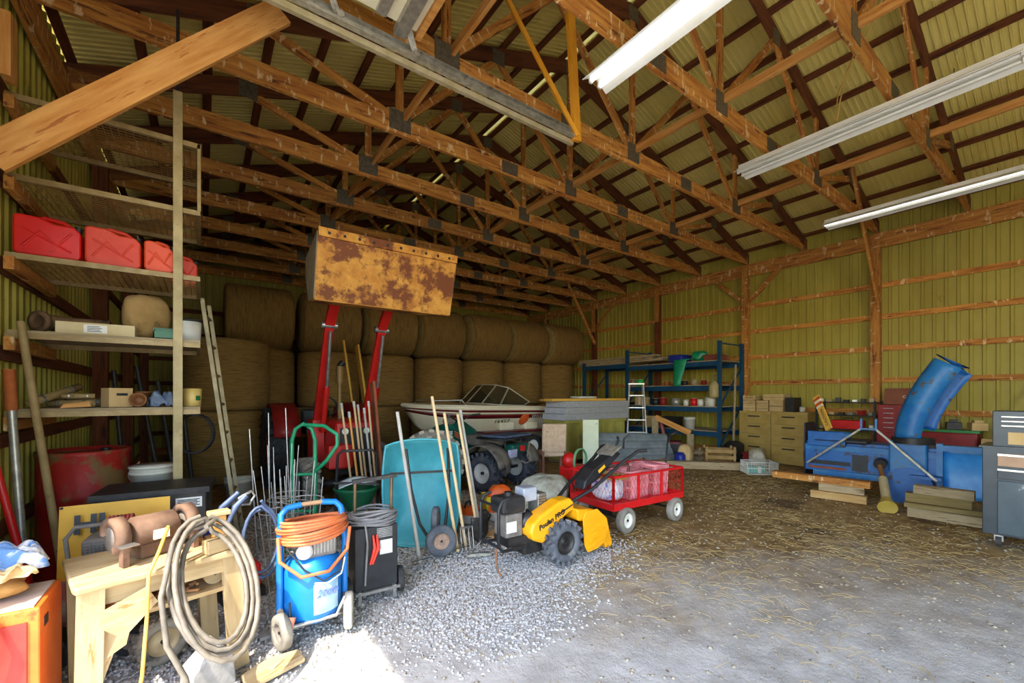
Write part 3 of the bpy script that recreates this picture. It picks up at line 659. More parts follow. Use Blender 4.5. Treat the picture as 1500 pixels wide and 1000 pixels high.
# wood vice block + small post
x,y=onb(.57,.20)
t=thing('wood_block','upright square wood block clamped among the bench clutter','wood block',(x,y,.643),.2); MB().bb(-.03,.03,-.03,.03,0,.15).build('block',WOOD2,t,bevel=.004); MB().bb(-.05,.05,-.035,.035,.15,.175).build('cap_block',BW,t,bevel=.004)
x,y=onb(.52,.05)
t=thing('wood_block','pale sanded wood offcut beside the grinder pedestal','wood block',(x,y,.643),.5); MB().bb(-.06,.06,-.03,.03,0,.07).build('block',BW,t,bevel=.004)
def bits(name,label,loc,area,n,m,seed,cat='hardware',size=.014):
    r=random.Random(seed); b=MB()
    for i in range(n):
        x=r.uniform(-.5,.5)*area[0]; y=r.uniform(-.5,.5)*area[1]; z=size*.5+r.uniform(0,size*1.4)
        k=r.random(); s=size*r.uniform(.7,1.5)
        if k<.5: a=r.uniform(0,6.28); b.cyl((x-s*2*math.cos(a),y-s*2*math.sin(a),z),(x+s*2*math.cos(a),y+s*2*math.sin(a),z),s*.35,n=6)
        else: b.box((x,y,z),(s*1.4,s,s),rz=r.uniform(0,3))
    o=b.build(name,m,None,loc); return tag(o,label,cat,kind='stuff')
x,y=onb(.52,.34); bits('wood_chips','loose bolts and wood chips scattered on the bench top',(x,y,.642),(.2,.25),46,mat('chips',(206,172,120),(176,132,84),rough=.9),2,'clutter')
x,y=onb(.30,.22); bits('bolt_heap','heap of rusty bolts on the lower bench shelf',(x,y,.452),(.36,.22),90,mat('rusty_bolts',(190,142,92),(150,100,60),rough=.8,metal=.2),3,'clutter',.016)
x,y=onb(.53,.12); t=thing('sanding_disc','round pale disc standing on the lower bench shelf','disc',(x,y,.452),BRZ); MB().cyl((0,0,.05),(0,.03,.05),.05,n=24).build('disc',BW,t); MB().cyl((0,-.002,.05),(0,0,.05),.006,n=8).build('centre',DM,t)
x,y=onb(.40,.38); t=thing('grey_tin','small grey tin box on the lower bench shelf','tin',(x,y,.452),.3); MB().bb(-.05,.05,-.035,.035,0,.06).build('box',GALV,t,bevel=.004); MB().bb(-.052,.052,-.037,.037,.05,.065).build('lid',GALV,t)
x,y=onb(.17,-.012)
b=MB().prism([(0,0),(.16,.06),(.2,-.02),(.13,-.09),(.10,-.12),(.09,-.17),(.03,-.2),(.06,-.12),(.01,-.07)],.004,T((x-.1,y-.03,.52))@Matrix.Rotation(BRZ,4,'Z')@Matrix.Rotation(PI/2,4,'X'))
tag(b.build('torn_card',BW),'torn white card hanging from the front bench apron','card')
# hoses over bench end
HOSE=mat('grey_hose',(88,80,68),(120,110,94),sc=10,rough=.6); BLUEH=mat('blue_grey_cable',(50,64,92),(84,100,128),sc=9,rough=.45)
hx,hy=onb(.62,.20)
def coil(name,label,c,rx,rz_,n,m,r,seed,tilt=.15,cat='hose',tail=None,yaw=0,lean_=0):
    rr=random.Random(seed); t=thing(name,label,cat,c,yaw); pts=[]
    for i in range(n*22+1):
        a=2*PI*i/22; k=i//22; q=1+.15*math.sin(k*2.1+seed)
        pts.append((rx*q*math.cos(a+PI/2)+.012*math.sin(k*3),-.02*k+.03*math.sin(a+k)*tilt+lean_*rz_*q*math.sin(a+PI/2),rz_*q*math.sin(a+PI/2)))
    MB().tube(pts,r,8).build('loops',m,t)
    if tail: MB().tube(tail,r,8).build('tail',m,t)
    return t
coil('grey_hose','thick grey hose looped over the bench end and hanging to the ground',(hx-.08,hy-.36,.56),.145,.245,4,HOSE,.012,1,.6,tail=[(-.14,.06,.20),(-.2,-.02,.0),(-.19,-.07,-.2),(-.13,-.10,-.36),(-.11,-.12,-.515)],yaw=.26,lean_=.7)
coil('jumper_cable','blue-grey jumper cable looped behind the grey hose',(hx+.17,hy+.19,.55),.105,.22,2,BLUEH,.010,4,.8,cat='cable',yaw=.3)
t=thing('cable_clamps','blue-grey battery clamp handles bundled above the bench end','battery clamps',(hx+.0,hy+.20,.645),.3)
for i,(a,c) in enumerate((((-.09,0,.02),(.04,0,.20)),((-.05,.03,.02),(.07,.03,.21)),((-.02,-.03,.02),(.10,-.01,.19)))): MB().tube([a,tuple((np.array(a)+np.array(c))/2+np.array((0,.01,.03))),c],.017,8,rs=[.011,.018,.014]).build('clamp_handle',BLUEH,t)
MB().tube([(.06,0,.18),(.13,0,.21),(.15,0,.18),(.12,0,.13),(.07,0,.14)],.009,8,closed=True).build('clamp_loop',STEEL,t)
t=thing('blue_cloth_scrap','bright blue plastic scrap tucked behind the grinder','plastic scrap',(hx-.10,hy+.17,.643)); MB().prism([(-.06,0),(.05,0),(.08,.05),(0,.09),(-.05,.06)],.05,Matrix.Rotation(PI/2,4,'X')).build('scrap',mat('bright_blue',(30,66,190),(44,84,206),rough=.5),t)
x,y=onb(.23,-.03)
tag(MB().tube([(x+.06,y+.18,.80),(x+.03,y+.06,.71),(x,y,.64),(x-.005,y-.01,.45),(x-.02,y-.03,.2),(x-.04,y-.06,.075),(x-.09,y-.1,.068)],.008,8).build('power_lead',mat('yellow_cord',(222,166,60),(234,184,90),rough=.5)),'yellow electric cord hanging down the bench front','cord')
# below bench
t=thing('spare_tyre','small dusty tyre on a pale rim standing under the bench','wheel',(-.18,2.96,0)); wheel(t,(0,0,.13),(.35,-1,0),.13,.07,RUBG,mat('tan_rim',(170,146,104),(190,168,130),rough=.6,metal=.3),lugs=14,lug=.01,name='tyre')
t=thing('concrete_block','grey broken concrete block beneath the bench end','concrete block',(.02,2.57,0),.35); MB().prism([(-.1,0),(.1,0),(.085,.17),(.03,.24),(-.09,.14)],.14,T((0,.07,0))@Matrix.Rotation(PI/2,4,'X')).build('block',mat('concrete',(126,122,116),(158,154,148),sc=9,rough=.95,bump=.4),t,bevel=.008); MB().bb(-.11,.11,-.08,.09,-.02,.015).build('mortar_foot',MATS['concrete'],t)
t=thing('rubber_mat_scrap','ribbed dark grey rubber mat scrap with white flakes','mat scrap',(-.24,2.44,0),.2); b=MB(); b.bb(-.11,.11,-.1,.1,.0,.05)
for i in range(9): b.bb(-.10+i*.024,-.09+i*.024,-.1,.1,.05,.056)
b.build('mat',mat('slate_grey',(96,100,110),(128,132,140),sc=9,rough=.9),t); MB().prism([(0,0),(.07,.02),(.09,.09),(.02,.08)],.004,T((.02,-.06,.0565))).build('white_flake',WHITE,t)
for i,(x,y,a,s,lb) in enumerate(((.30,2.56,.4,.16,'pale splintered wood slab flat on ground beside bench foot'),(.12,2.26,1.0,.12,'pale wood chip slab lying in front of bench foot'),(.36,2.95,.2,.1,'grey stone slab between bench and blue compressor'))):
    t=thing('ground_slab',lb,'slab',(x,y,0),a); MB().prism([(-s,-s*.4),(s*.8,-s*.5),(s,.2*s),(.2*s,.6*s),(-s*.8,.45*s)],.02,None).build('slab',BW if i<2 else MATS['concrete'],t,bevel=.004); MB().box((s*.1,0,.023),(s*.5,s*.2,.006),rz=.4).build('flake',BW if i<2 else MATS['concrete'],t)
# red machine + wire cages behind the bench
t=thing('red_tiller_box','small red engine half hidden behind the wire cages','engine',(.22,3.62,0),.2); t.scale=(.66,.66,.8)
MB().bb(-.17,.17,-.12,.12,.08,.30).build('engine_shroud',RED,t,bevel=.03); MB().bb(-.06,.08,-.125,-.12,.22,.27).build('yellow_decal',YEL,t); MB().cyl((-.05,0,.30),(-.05,0,.36),.05,n=14).build('recoil_cap',BLACKP,t); MB().bb(-.2,.2,-.14,.14,0,.08).build('base',DM,t)
CW=mat('cage_wire',(170,168,160),(200,198,190),rough=.4,metal=.5)
def cage(label,loc,rz,h,r,rings,lean_=0):
    t=thing('tomato_cage',label,'tomato cage',loc,rz,'wire tomato cages stacked by the hand truck')
    for k in range(4):
        a=PI/2*k+.4; MB().cyl((r*.55*math.cos(a)+lean_*.2,r*.55*math.sin(a),0),(r*math.cos(a)+lean_*h,r*math.sin(a),h),.0035,n=5).build('upright',CW,t)
    for z in rings:
        rr=r*(.55+.45*z/h); MB().lathe([(rr-.003,z-.003),(rr+.003,z-.003),(rr+.003,z+.003),(rr-.003,z+.003)],24,Matrix.Translation((lean_*z,0,0)),closed=True).build('ring',CW,t)
for i in range(5):
    cage(['wire tomato cage leaning furthest over beside the hand truck','tallest wire tomato cage in the stack by the hand truck','wire tomato cage at the back of the nested stack','short wire tomato cage in the nested stack','wire tomato cage nearest the bench hoses'][i],(.47+.03*i,3.55-.02*i+.3*(i%2),0.0),i*.5,[.92,1.05,.95,.78,.85][i],.12+.008*i,[.25+.02*i,.42+.02*i,.6+.02*i],[-.08,.02,.05,0,-.03][i])
for i,(x,y,x2,y2,h) in enumerate(((.36,3.95,.30,4.0,1.18),(.46,4.1,.45,4.15,1.3),(.62,4.1,.58,4.15,1.34))):
    lean('rebar_rod',['thin steel rod tilted away from the green hand truck','thin straight steel rod standing in the wire cages','thin rusty steel rod beside the green hand truck'][i],(x,y,0),(x2,y2,h),.006,STEEL,cat='rod',group='thin rods in the wire cages')
# green hand truck
GRN=mat('green_paint',(26,130,84),(40,150,100),sc=7,rough=.45,c=(150,150,120),csc=10,cth=.66)
t=thing('hand_truck','green tubular hand truck with a looped handle','hand truck',(.76,4.38,0),-.2)
fr=[(-.10,.1,.05),(-.10,.1,1.02),(-.07,.09,1.13),(0,.08,1.18),(.07,.07,1.13),(.10,.06,1.02),(.10,0,.05)]
MB().tube(fr,.019,10).build('frame_tube',GRN,t)
MB().tube([(0.0,.08,1.17),(.18,-.02,1.16),(.29,-.10,1.08),(.29,-.12,.98),(.2,-.1,.84),(.09,0,.72)],.018,10).build('loop_handle',GRN,t)
MB().cyl((-.1,.08,.70),(.1,.02,.70),.015,n=10).build('cross_bar',GRN,t); MB().cyl((-.1,.1,.35),(.1,.02,.35),.015,n=10).build('cross_bar',GRN,t)
MB().box((0,-.06,.02),(.30,.2,.012),rz=.2).build('toe_plate',GRN,t)
for s in (-1,1): wheel(t,(s*.17,.12,.12),(s,.2,0),.12,.05,RUB,GALV)
# ============================================================= centre foreground
BLUE=mat('compressor_blue',(16,110,190),(28,128,206),sc=5,rough=.38,c=(90,150,190),csc=6,cth=.66)
ORH=mat('orange_hose',(204,104,56),(222,126,76),sc=9,rough=.5)
# blue air compressor
t=thing('air_compressor','blue upright air compressor wound with orange air hose','air compressor',(.55,2.86,0),.02)
MB().lathe([(.0001,.07),(.08,.075),(.14,.10),(.165,.15),(.165,.40),(.15,.45),(.09,.48),(.0001,.485)],28).build('tank',BLUE,t)
MB().bb(-.10,.12,-.10,.09,.47,.62).build('motor_housing',mat('motor_grey',(120,112,102),(150,142,130),sc=8,rough=.6,metal=.3),t,bevel=.02)
for i in range(9): MB().bb(-.055+i*.019,-.047+i*.019,-.108,-.1,.50,.60).build('cooling_fin',STEEL,t)
MB().lathe([(.0001,0),(.045,0),(.045,.02),(.0001,.03)],16,AX((-.07,-.11,.53),(0,-1,0))).build('pressure_gauge',WHITE,t)
for s in (-1,1):
    MB().tube([(s*.185,-.02,.16),(s*.185,-.02,.55),(s*.175,0,.68)],.019,10).build('handle_upright',BLUE,t)
    MB().tube([(s*.175,0,.68),(s*.172,.02,.73),(s*.14,.03,.765),(s*.06,.035,.775)],.019,10).build('handle_bend',BLUE,t)
    MB().cyl((s*.185,-.042,.18),(s*.185,-.036,.18),.018,n=12).build('bolt_cap',GD,t)
MB().cyl((-.07,.035,.775),(.07,.035,.775),.014,n=10).build('bare_grip',mat('tape_tan',(176,134,96),(196,160,120)),t)
for i in range(8):
    z=.60+.013*i; rx=.185+.012*math.sin(i*1.7); ry=.15+.01*math.cos(i*2.3)
    MB().tube([(rx*math.cos(a)+.004*math.sin(i),ry*math.sin(a)-.01,z+.02*math.sin(a+1+.3*i)) for a in np.linspace(0,2*PI,28)[:-1]],.0095,8,closed=True).build('hose_loop',ORH,t)
MB().tube([(-.2,-.06,.62),(-.2,-.12,.50),(-.1,-.185,.41),(.05,-.185,.41),(.17,-.13,.50),(.2,-.08,.62)],.0105,8).build('hose_drop',ORH,t)
MB().tube([(-.16,-.1,.56),(-.08,-.17,.44),(.02,-.19,.36),(.12,-.18,.40),(.16,-.12,.52)],.005,6).build('power_cord',BLACKP,t)
MB().tube([(-.03,-.192,.36),(.04,-.194,.345),(.12,-.185,.38),(.15,-.15,.46)],.005,6).build('white_cord',WHITE,t)
wheel(t,(-.19,-.12,.10),(-1,-.25,0),.10,.055,RUBG,GD,rimR=.5); wheel(t,(.19,-.09,.10),(1,-.35,0),.11,.05,mat('cream_tyre',(206,194,168),(222,212,190),sc=6,rough=.8),GD,rimR=.5)
MB().cyl((-.2,-.12,.10),(.2,-.09,.10),.012,n=8).build('axle',STEEL,t); MB().tube([(-.16,-.14,.12),(.10,-.15,.12),(.155,-.13,.21)],.011,8).build('front_tube',STEEL,t)
MB().lathe([(.1655,.16),(.168,.16),(.168,.34),(.1655,.34)],10,Matrix.Rotation(-1.75,4,'Z'),sweep=.95,smooth=True).build('faded_decal',mat('pale_decal',(150,196,220),(196,222,234),sc=9,rough=.5),t)
text('decal_lettering','2000',.06,face((-.02,-.1705,.26),(.02,-1,0)),mat('violet_ink',(96,110,196),(110,124,206)),t,shear=.3,ext=.004)
b=MB(); b.tube([(-.15,-.13,.26),(-.15,-.14,.16),(-.17,-.16,.10)],.006,6); b.build('drain_cord',BLACKP,t); MB().cyl((-.14,-.15,.18),(-.16,-.17,.11),.02,.014,n=10).build('plug',mat('plug_orange',(222,110,80),(232,140,110)),t)
# black charger cart
t=thing('charger_cart','black battery charger cart with coiled grey cables and red clamp','battery charger',(1.0,3.10,0),-.05)
MB().box((0,0,.30),(.30,.20,.44),rx=0).build('cabinet',BLACK,t,bevel=.008)
MB().bb(.02,.11,-.106,-.10,.32,.42).build('spec_label',mat('silver_label',(196,192,184),(210,206,198)),t)
b=MB()
for i in range(6): b.bb(.0,.11,-.104,-.10,.44+i*.012,.447+i*.012)
b.build('vent_slots',STEEL,t)
for s in (-1,1): MB().cyl((s*.13,.0,.50),(s*.13,-.02,.84),.012,n=10).build('handle_pole',mat('brass_dark',(110,88,62),(140,116,86),rough=.35,metal=.7),t)
MB().bar((-.15,-.02,.84),(.16,-.04,.86),.035,.025).build('handle_grip',DM,t)
for i in range(9):
    z=.53+.014*(i%6)+.004*i; rx=.155+.012*math.sin(i*2); MB().tube([(rx*math.cos(a),.10*math.sin(a)-.01,z+.012*math.sin(a*2+i)) for a in np.linspace(0,2*PI,24)[:-1]],.008,7,closed=True).build('cable_loop',mat('grey_cable',(104,102,102),(136,134,132),rough=.5),t)
MB().tube([(-.08,-.10,.55),(-.07,-.125,.42),(-.08,-.125,.25),(-.085,-.12,.13)],.008,7).build('cable_drop',MATS['grey_cable'],t)
for dx in (0,.025): MB().tube([(-.03+dx,-.118,.47),(-.02+dx,-.125,.38),(-.05+dx*.6,-.12,.27)],.011,8,rs=[.006,.013,.008]).build('red_clamp',mat('clamp_red',(226,52,36),(236,70,50),rough=.4),t)
for s in (-1,1): wheel(t,(s*.19,-.03,.09),(s,-.15,0),.09,.045,RUB,DM,lugs=0)
MB().cyl((-.19,-.03,.09),(.19,-.03,.09),.01,n=8).build('axle',STEEL,t); MB().bar((-.15,-.12,.075),(.16,-.12,.075),.02).build('bottom_rail',STEEL,t)
for s in (-1,1): MB().bb(s*.12-.012,s*.12+.012,-.125,-.1,0,.09).build('foot',STEEL,t)
# wheelbarrow on end
TEAL=mat('teal_paint',(62,150,160),(82,170,178),sc=4,rough=.5,c=(120,180,182),csc=4,cth=.62)
t=thing('wheelbarrow','teal steel wheelbarrow stood on end with its tray upright','wheelbarrow',(1.72,3.86,0),-.42)
def tray(u,v):
    # upright tray: opening faces -y; u across, v up
    x=(u-.5)*2; y=(v-.5)*2; k=.42; xx=x*math.sqrt(1-k*y*y/2); yy=y*math.sqrt(1-k*x*x/2)
    hw=.345+.03*v; m_=max(abs(x),abs(y)); dd=1-m_**3
    return (xx*hw*1.02,.24*dd+.04*v,.5+yy*.52)
MB().grid(tray,26,26).build('tray',TEAL,t,solid=.006)
rim=[tray(u,v) for u,v in [(i/10,0) for i in range(10)]+[(1,i/10) for i in range(10)]+[(1-i/10,1) for i in range(10)]+[(0,1-i/10) for i in range(10)]]
MB().tube(rim,.012,8,closed=True).build('rim_bead',TEAL,t)
MB().bar((-.30,-.012,.70),(.31,-.012,.71),.012,.022).build('cross_strap',DM,t)
for s in (-1,1): MB().tube([(s*.2+.05,.02,.93),(s*.18+.08,-.05,.55),(s*.12+.10,-.16,.25),(s*.06+.12,-.25,.14)],.014,8).build('frame_tube',DM,t)
wheel(t,(.17,-.34,.14),(.15,-1,0),.14,.075,mat('barrow_tyre',(70,74,82),(104,106,110),sc=8,rough=.85,c=(130,128,124),csc=6,cth=.6),mat('barrow_rim',(142,112,92),(166,136,114),sc=8,rough=.6),rimR=.52,spokes=5)
MB().cyl((.17,-.36,.14),(.17,-.22,.14),.012,n=8).build('axle',STEEL,t)
wheel(t,(.13,-.10,.27),(1,-.2,0),.12,.06,MATS['barrow_tyre'],MATS['barrow_rim'],lugs=0)
# long-handled tools
HND=mat('ash_handle',(196,164,116),(214,186,142),sc=3,rough=.7,stretch=(1,1,.2),c=(150,116,70),csc=3,cth=.6,vary=.1)
HNDG=mat('grey_handle',(166,160,146),(190,184,172),sc=3,rough=.75,vary=.08)
HNDY=mat('yellow_handle',(214,146,52),(226,164,76),sc=3,rough=.5)
def tool(label,p0,p1,head,m=HND,r=.0145,group=None,rz=0):
    t=lean('long_handled_tool',label,p0,p1,r,m,cat='garden tool',group=group); d=(Vector(p1)-Vector(p0)).normalized()
    if head=='fork':
        b=MB(); b.box((0,0,.2),(.14,.015,.015))
        for i in range(4): b.tube([(-.065+.043*i,0,.2),(-.065+.043*i,-.02,.08),(-.06+.04*i,-.04,.0)],.006,6)
        b.build('fork_head',STEEL,t)
    elif head=='shovel':
        MB().grid(lambda u,v:((u-.5)*.2*(1 if v<.7 else 1-.9*(v-.7)/.3),-.03*(1-(2*u-1)**2)+.002,.26-.26*v),8,8).build('shovel_blade',DM,t,solid=.004)
    elif head=='rake':
        b=MB(); b.box((0,0,.03),(.34,.015,.018))
        for i in range(12): b.cyl((-.16+.029*i,0,.03),(-.16+.029*i,-.06,.012),.004,n=5)
        b.build('rake_head',DM,t)
    elif head=='hoe': MB().prism([(-.08,0),(.08,0),(.06,.1),(-.06,.1)],.005,AX((0,-.02,.03),(0,.4,1))).build('hoe_blade',DM,t)
    elif head=='top': MB().cyl(d*((Vector(p1)-Vector(p0)).length-.05),d*((Vector(p1)-Vector(p0)).length+.02),r*1.15,n=10).build('worn_tip',HNDG,t)
    return t
tool('long grey-handled hoe propped against the teal wheelbarrow tray',(1.52,3.45,0),(1.42,3.72,1.30),'hoe',HNDG,.017)
tool('tall pale wooden hoe handle, highest of those beside the wheelbarrow',(1.92,3.50,0),(1.77,3.74,1.44),'hoe',HND,.016)
tool('wooden fork handle leaning just past the wheelbarrow edge',(2.02,3.52,0),(1.90,3.74,1.28),'fork',HND,.016)
tool('worn tan shovel handle leaning with the forks',(2.20,3.57,0),(2.07,3.78,1.26),'shovel',HND,.016)
tool('greyed short handle behind the others beside the wheelbarrow',(2.30,3.70,0),(2.17,3.90,1.28),'top',HNDG,.015)
hs=[(505,597,560),(512,620,560),(522,595,560),(529,610,565),(535,600,560),(542,594,560)]
for i,(x,y,h,x2,m) in enumerate(((1.42,5.0,1.34,1.30,HND),(1.48,4.94,1.24,1.37,HNDY),(1.55,5.0,1.36,1.44,HND),(1.60,5.05,1.32,1.50,HND),(1.65,5.0,1.28,1.56,HNDG),(1.70,5.06,1.36,1.63,HND))):
    tool(['pale handle standing closest to the red loader frame','yellow painted handle among the upright bundle','leaning pale handle crossing the upright bundle','plain wooden handle in the upright bundle','grey weathered handle in the upright bundle','tall handle at the wheelbarrow side of the upright bundle'][i],(x,y,.0),(x2,y+.16,h),'top',m,.014,'tool handles bundled in front of the loader')
# tarred rope bits by tool feet
tag(MB().tube([(2.02,3.42,.012),(2.08,3.36,.09),(2.12,3.38,.16),(2.10,3.44,.05),(2.16,3.40,.01),(2.22,3.36,.012)],.005,6).build('wire_tangle',STEEL),'thin wire tangle at the feet of the leaning tools','wire')
# green seed spreader
t=thing('seed_spreader','dark green broadcast spreader with black tube handle and paper bag','spreader',(1.26,4.40,0),-.25)
MB().lathe([(.05,.28),(.10,.30),(.21,.50),(.23,.52),(.22,.535),(.20,.52),(.09,.31),(.05,.29)],22,closed=True).build('hopper',mat('hopper_green',(14,84,52),(22,104,66),sc=5,rough=.45),t)
MB().tube([(-.2,.1,.12),(-.2,.0,.55),(-.18,-.05,.86),(-.14,-.06,.90),(.14,-.06,.90),(.18,-.05,.86),(.2,.0,.55),(.2,.1,.12)],.013,8).build('handle_tube',BLACK,t)
for s in (-1,1): wheel(t,(s*.23,.06,.13),(s,0,0),.13,.05,RUB,DM)
MB().cyl((-.23,.06,.13),(.23,.06,.13),.01,n=8).build('axle',STEEL,t); MB().bb(-.04,.04,-.04,.04,.12,.30).build('gear_box',DM,t)
MB().grid(lambda u,v:((u-.5)*.34,(v-.5)*.2-.05,.545+.05*math.sin(3*u)+.03*v),8,6).build('paper_bag',mat('paper_bag',(176,190,190),(206,214,210),sc=6,rough=.8),t,solid=.006)
MB().bar((-.22,-.1,.60),(.20,-.16,.57),.03,.02).build('cross_lever',DM,t)
# ------------------------------------------------------------- rear-tine tiller
TY_=mat('tiller_yellow',(246,164,12),(252,178,30),sc=4,rough=.38)
t=thing('rear_tine_tiller','yellow rear-tine garden tiller with lugged wheels and black engine','tiller',(2.52,2.92,0),-.02)
CLP=MATS['barrow_tyre']
for s in (-1,1): wheel(t,(0,s*.21,.185),(0,s,0) if s<0 else (0,1,0),.19,.11,CLP,DM,lugs=16,lug=.024,rimR=.52)
MB().cyl((0,-.2,.185),(0,.2,.185),.015,n=10).build('axle',STEEL,t)
hood=[(-.33,.30),(-.30,.24),(-.20,.20),(-.10,.23),(.0,.36),(.12,.42),(.16,.42),(.16,.50),(.12,.54),(0,.53),(-.22,.44),(-.31,.38)]
MB().prism(hood,.16,T((0,-.02,0))@Matrix.Rotation(PI/2,4,'X')).build('belt_cover',TY_,t,bevel=.025,seg=3)
text('maker_lettering','Poulan PRO',.062,T((-.24,-.1825,.315))@Matrix.Rotation(-.36,4,'Y')@Matrix.Rotation(PI/2,4,'X'),BLACKP,t,shear=.2,bold=.0015)
b=MB(); b.box((.06,-.183,.455),(.16,.003,.012),ry=-.36); b.build('stripe',BLACKP,t)
MB().prism([(.14,.45),(.34,.42),(.46,.36),(.48,.30),(.16,.34)],.46,T((0,.23,0))@Matrix.Rotation(PI/2,4,'X')).build('tine_hood',TY_,t,bevel=.015)
sp=[(.20,.36),(.24,.42),(.38,.42),(.50,.32),(.53,.22),(.47,.10),(.38,.06),(.26,.05),(.22,.12)]
for y in (-.235,.245): MB().prism(sp,.012,T((0,y,0))@Matrix.Rotation(PI/2,4,'X')).build('side_shield',TY_,t,bevel=.004)
for i in range(4): MB().box((.37,-.253,.12+i*.045),(.24-.02*i,.012,.008),ry=-.35).build('shield_rib',TY_,t)
MB().prism([(.50,.28),(.56,.20),(.60,.06),(.57,.03),(.55,.06),(.52,.03),(.49,.08)],.44,T((0,.22,0))@Matrix.Rotation(PI/2,4,'X')).build('rear_flap',TY_,t)
b=MB()
for i in range(4):
    for k in range(4):
        a=PI/2*k+i*.4; b.bar((.36,-.18+i*.12,.14),(.36+.13*math.cos(a),-.18+i*.12+.02,.14+.13*math.sin(a)),.025,.008)
b.cyl((.36,-.2,.14),(.36,.2,.14),.02,n=10); b.build('tines',DM,t)
ENG=mat('engine_black',(34,34,36),(54,52,50),sc=10,rough=.4)
MB().bb(-.54,-.30,-.08,.13,.46,.60).build('fuel_tank',ENG,t,bevel=.03,seg=3); MB().cyl((-.42,.02,.60),(-.42,.02,.63),.035,n=14).build('fuel_cap',ENG,t)
MB().bb(-.50,-.33,-.07,.12,.26,.46).build('engine_block',mat('engine_grey',(110,104,98),(140,134,126),sc=12,rough=.6,metal=.3),t,bevel=.015)
MB().bb(-.50,-.40,-.077,-.07,.31,.40).build('engine_label',WHITE,t)
MB().bb(-.27,-.12,.0,.14,.52,.64).build('air_filter',mat('silver_plastic',(166,172,184),(190,194,204),rough=.35,metal=.2),t,bevel=.012)
m_=MB().bb(-.13,-.03,-.02,.13,.40,.58).build('muffler_guard',STEEL,t,bevel=.01)
b=MB()
for i in range(5):
    for k in range(7): b.cyl((-.115+i*.018,-.0205,.42+k*.022),(-.115+i*.018,-.023,.42+k*.022),.006,n=6)
o=b.build('guard_perforation',BLACKP,m_); o['kind']='stuff'
MB().lathe([(.0001,0),(.075,0),(.085,-.03),(.085,-.06)],18,AX((-.25,-.08,.36),(0,-1,0))).build('recoil_starter',ENG,t)
for y in (-.14,.14): MB().tube([(-.36,y,.20),(-.58,y,.20),(-.62,y,.24),(-.62,y,.54),(-.59,y,.60),(-.52,y,.62)],.014,8).build('bumper_tube',BLACK,t)
for z in (.24,.56): MB().cyl((-.62,-.14,z),(-.62,.14,z),.012,n=8).build('bumper_cross',BLACK,t)
MB().bb(-.34,-.14,-.1,.1,.10,.22).build('gear_case',DM,t,bevel=.02); MB().bb(-.50,-.14,-.1,.12,.20,.27).build('engine_plate',DM,t)
MB().bb(-.1,.2,-.06,.06,.12,.30).build('transmission',DM,t,bevel=.02)
for y in (-.16,.16): MB().tube([(.12,y*.4,.44),(.40,y,.58),(.78,y*1.2,.80),(.95,y*1.5,.90),(1.04,y*1.7,.905)],.017,8).build('handlebar',BLACK,t)
MB().prism([(.38,.56),(.58,.64),(.90,.86),(.84,.89),(.52,.74),(.40,.64)],.14,T((0,.07,0))@Matrix.Rotation(PI/2,4,'X')).build('control_console',BLACKP,t,bevel=.01)
MB().box((.80,-.0,.90),(.16,.20,.02),ry=-.5).build('console_plate',GALV,t); MB().box((.62,-.072,.735),(.10,.004,.03),ry=-.55).build('console_badge',YEL,t)
MB().tube([(.84,-.04,.88),(.88,-.05,1.0),(.86,-.06,1.03)],.012,8).build('shift_lever',BLACK,t); MB().tube([(.9,-.10,.92),(.86,-.14,1.02),(.90,-.18,1.06)],.010,8).build('clutch_lever',BLACK,t)
MB().tube([(-.62,-.1,.24),(-.63,-.12,.14),(-.62,-.13,.05),(-.60,-.15,.012)],.008,6).build('tow_chain',mat('rust_chain',(128,84,58),(150,104,74),rough=.8),t)
# ------------------------------------------------------------- red garden wagon
WR=mat('wagon_red',(204,16,22),(218,30,32),sc=5,rough=.4)
wg=thing('garden_wagon','red steel mesh garden wagon with grey tyres','garden wagon',(4.02,3.24,0),-.05)
L,W=.575,.33; z0,z1=.27,.60
MB().bb(-L,L,-W,W,z0,z0+.01).build('bed_floor',WR,wg)
b=MB()
for s in (-1,1):
    MB().bb(-L,L,s*W-.012,s*W+.012,z0-.02,z0+.05).build('bed_rail',WR,wg); MB().bb(s*L-.012,s*L+.012,-W,W,z0-.02,z0+.05).build('bed_rail',WR,wg)
def side(p0,p1,n):
    p0=Vector(p0); p1=Vector(p1)
    for z in (z1,): MB().bar(p0+Vector((0,0,z)),p1+Vector((0,0,z)),.022).build('top_rail',WR,wg)
    for i in range(n+1):
        q=p0.lerp(p1,i/n); MB().bar(q+Vector((0,0,z0)),q+Vector((0,0,z1)),.022).build('side_post',WR,wg)
    b=MB(); Ln=(p1-p0).length; k=int(Ln/.05); dr=(p1-p0)/k
    hh=z1-z0-.04; st=int(hh/.08)
    for i in range(k):
        for j in range(st):
            q=p0+dr*i+Vector((0,0,z0+.05+j*hh/st)); b.bar(q,q+dr*.5+Vector((0,0,hh/st*.5)),.0022); b.bar(q+dr*.5+Vector((0,0,hh/st*.5)),q+dr,.0022); b.bar(q+dr*.5+Vector((0,0,hh/st*.5)),q+Vector((0,0,hh/st)),.0022)
    o=b.build('side_mesh',WR,wg); o['kind']='stuff'
side((-L,-W,0),(L,-W,0),3); side((-L,W,0),(L,W,0),3); side((-L,-W,0),(-L,W,0),1); side((L,-W,0),(L,W,0),1)
wr_=mat('wagon_tyre',(120,114,104),(146,140,128),sc=10,rough=.9,bump=.2)
for x in (-.40,.42):
    for s in (-1,1): wheel(wg,(x,s*.34,.135),(.12,s,0),.135,.085,wr_,WHITE,rimR=.58)
    MB().cyl((x,-.34,.135),(x,.34,.135),.013,n=8).build('axle',BLACK,wg); MB().bb(x-.03,x+.03,-.12,.12,.14,.26).build('axle_bracket',BLACK,wg)
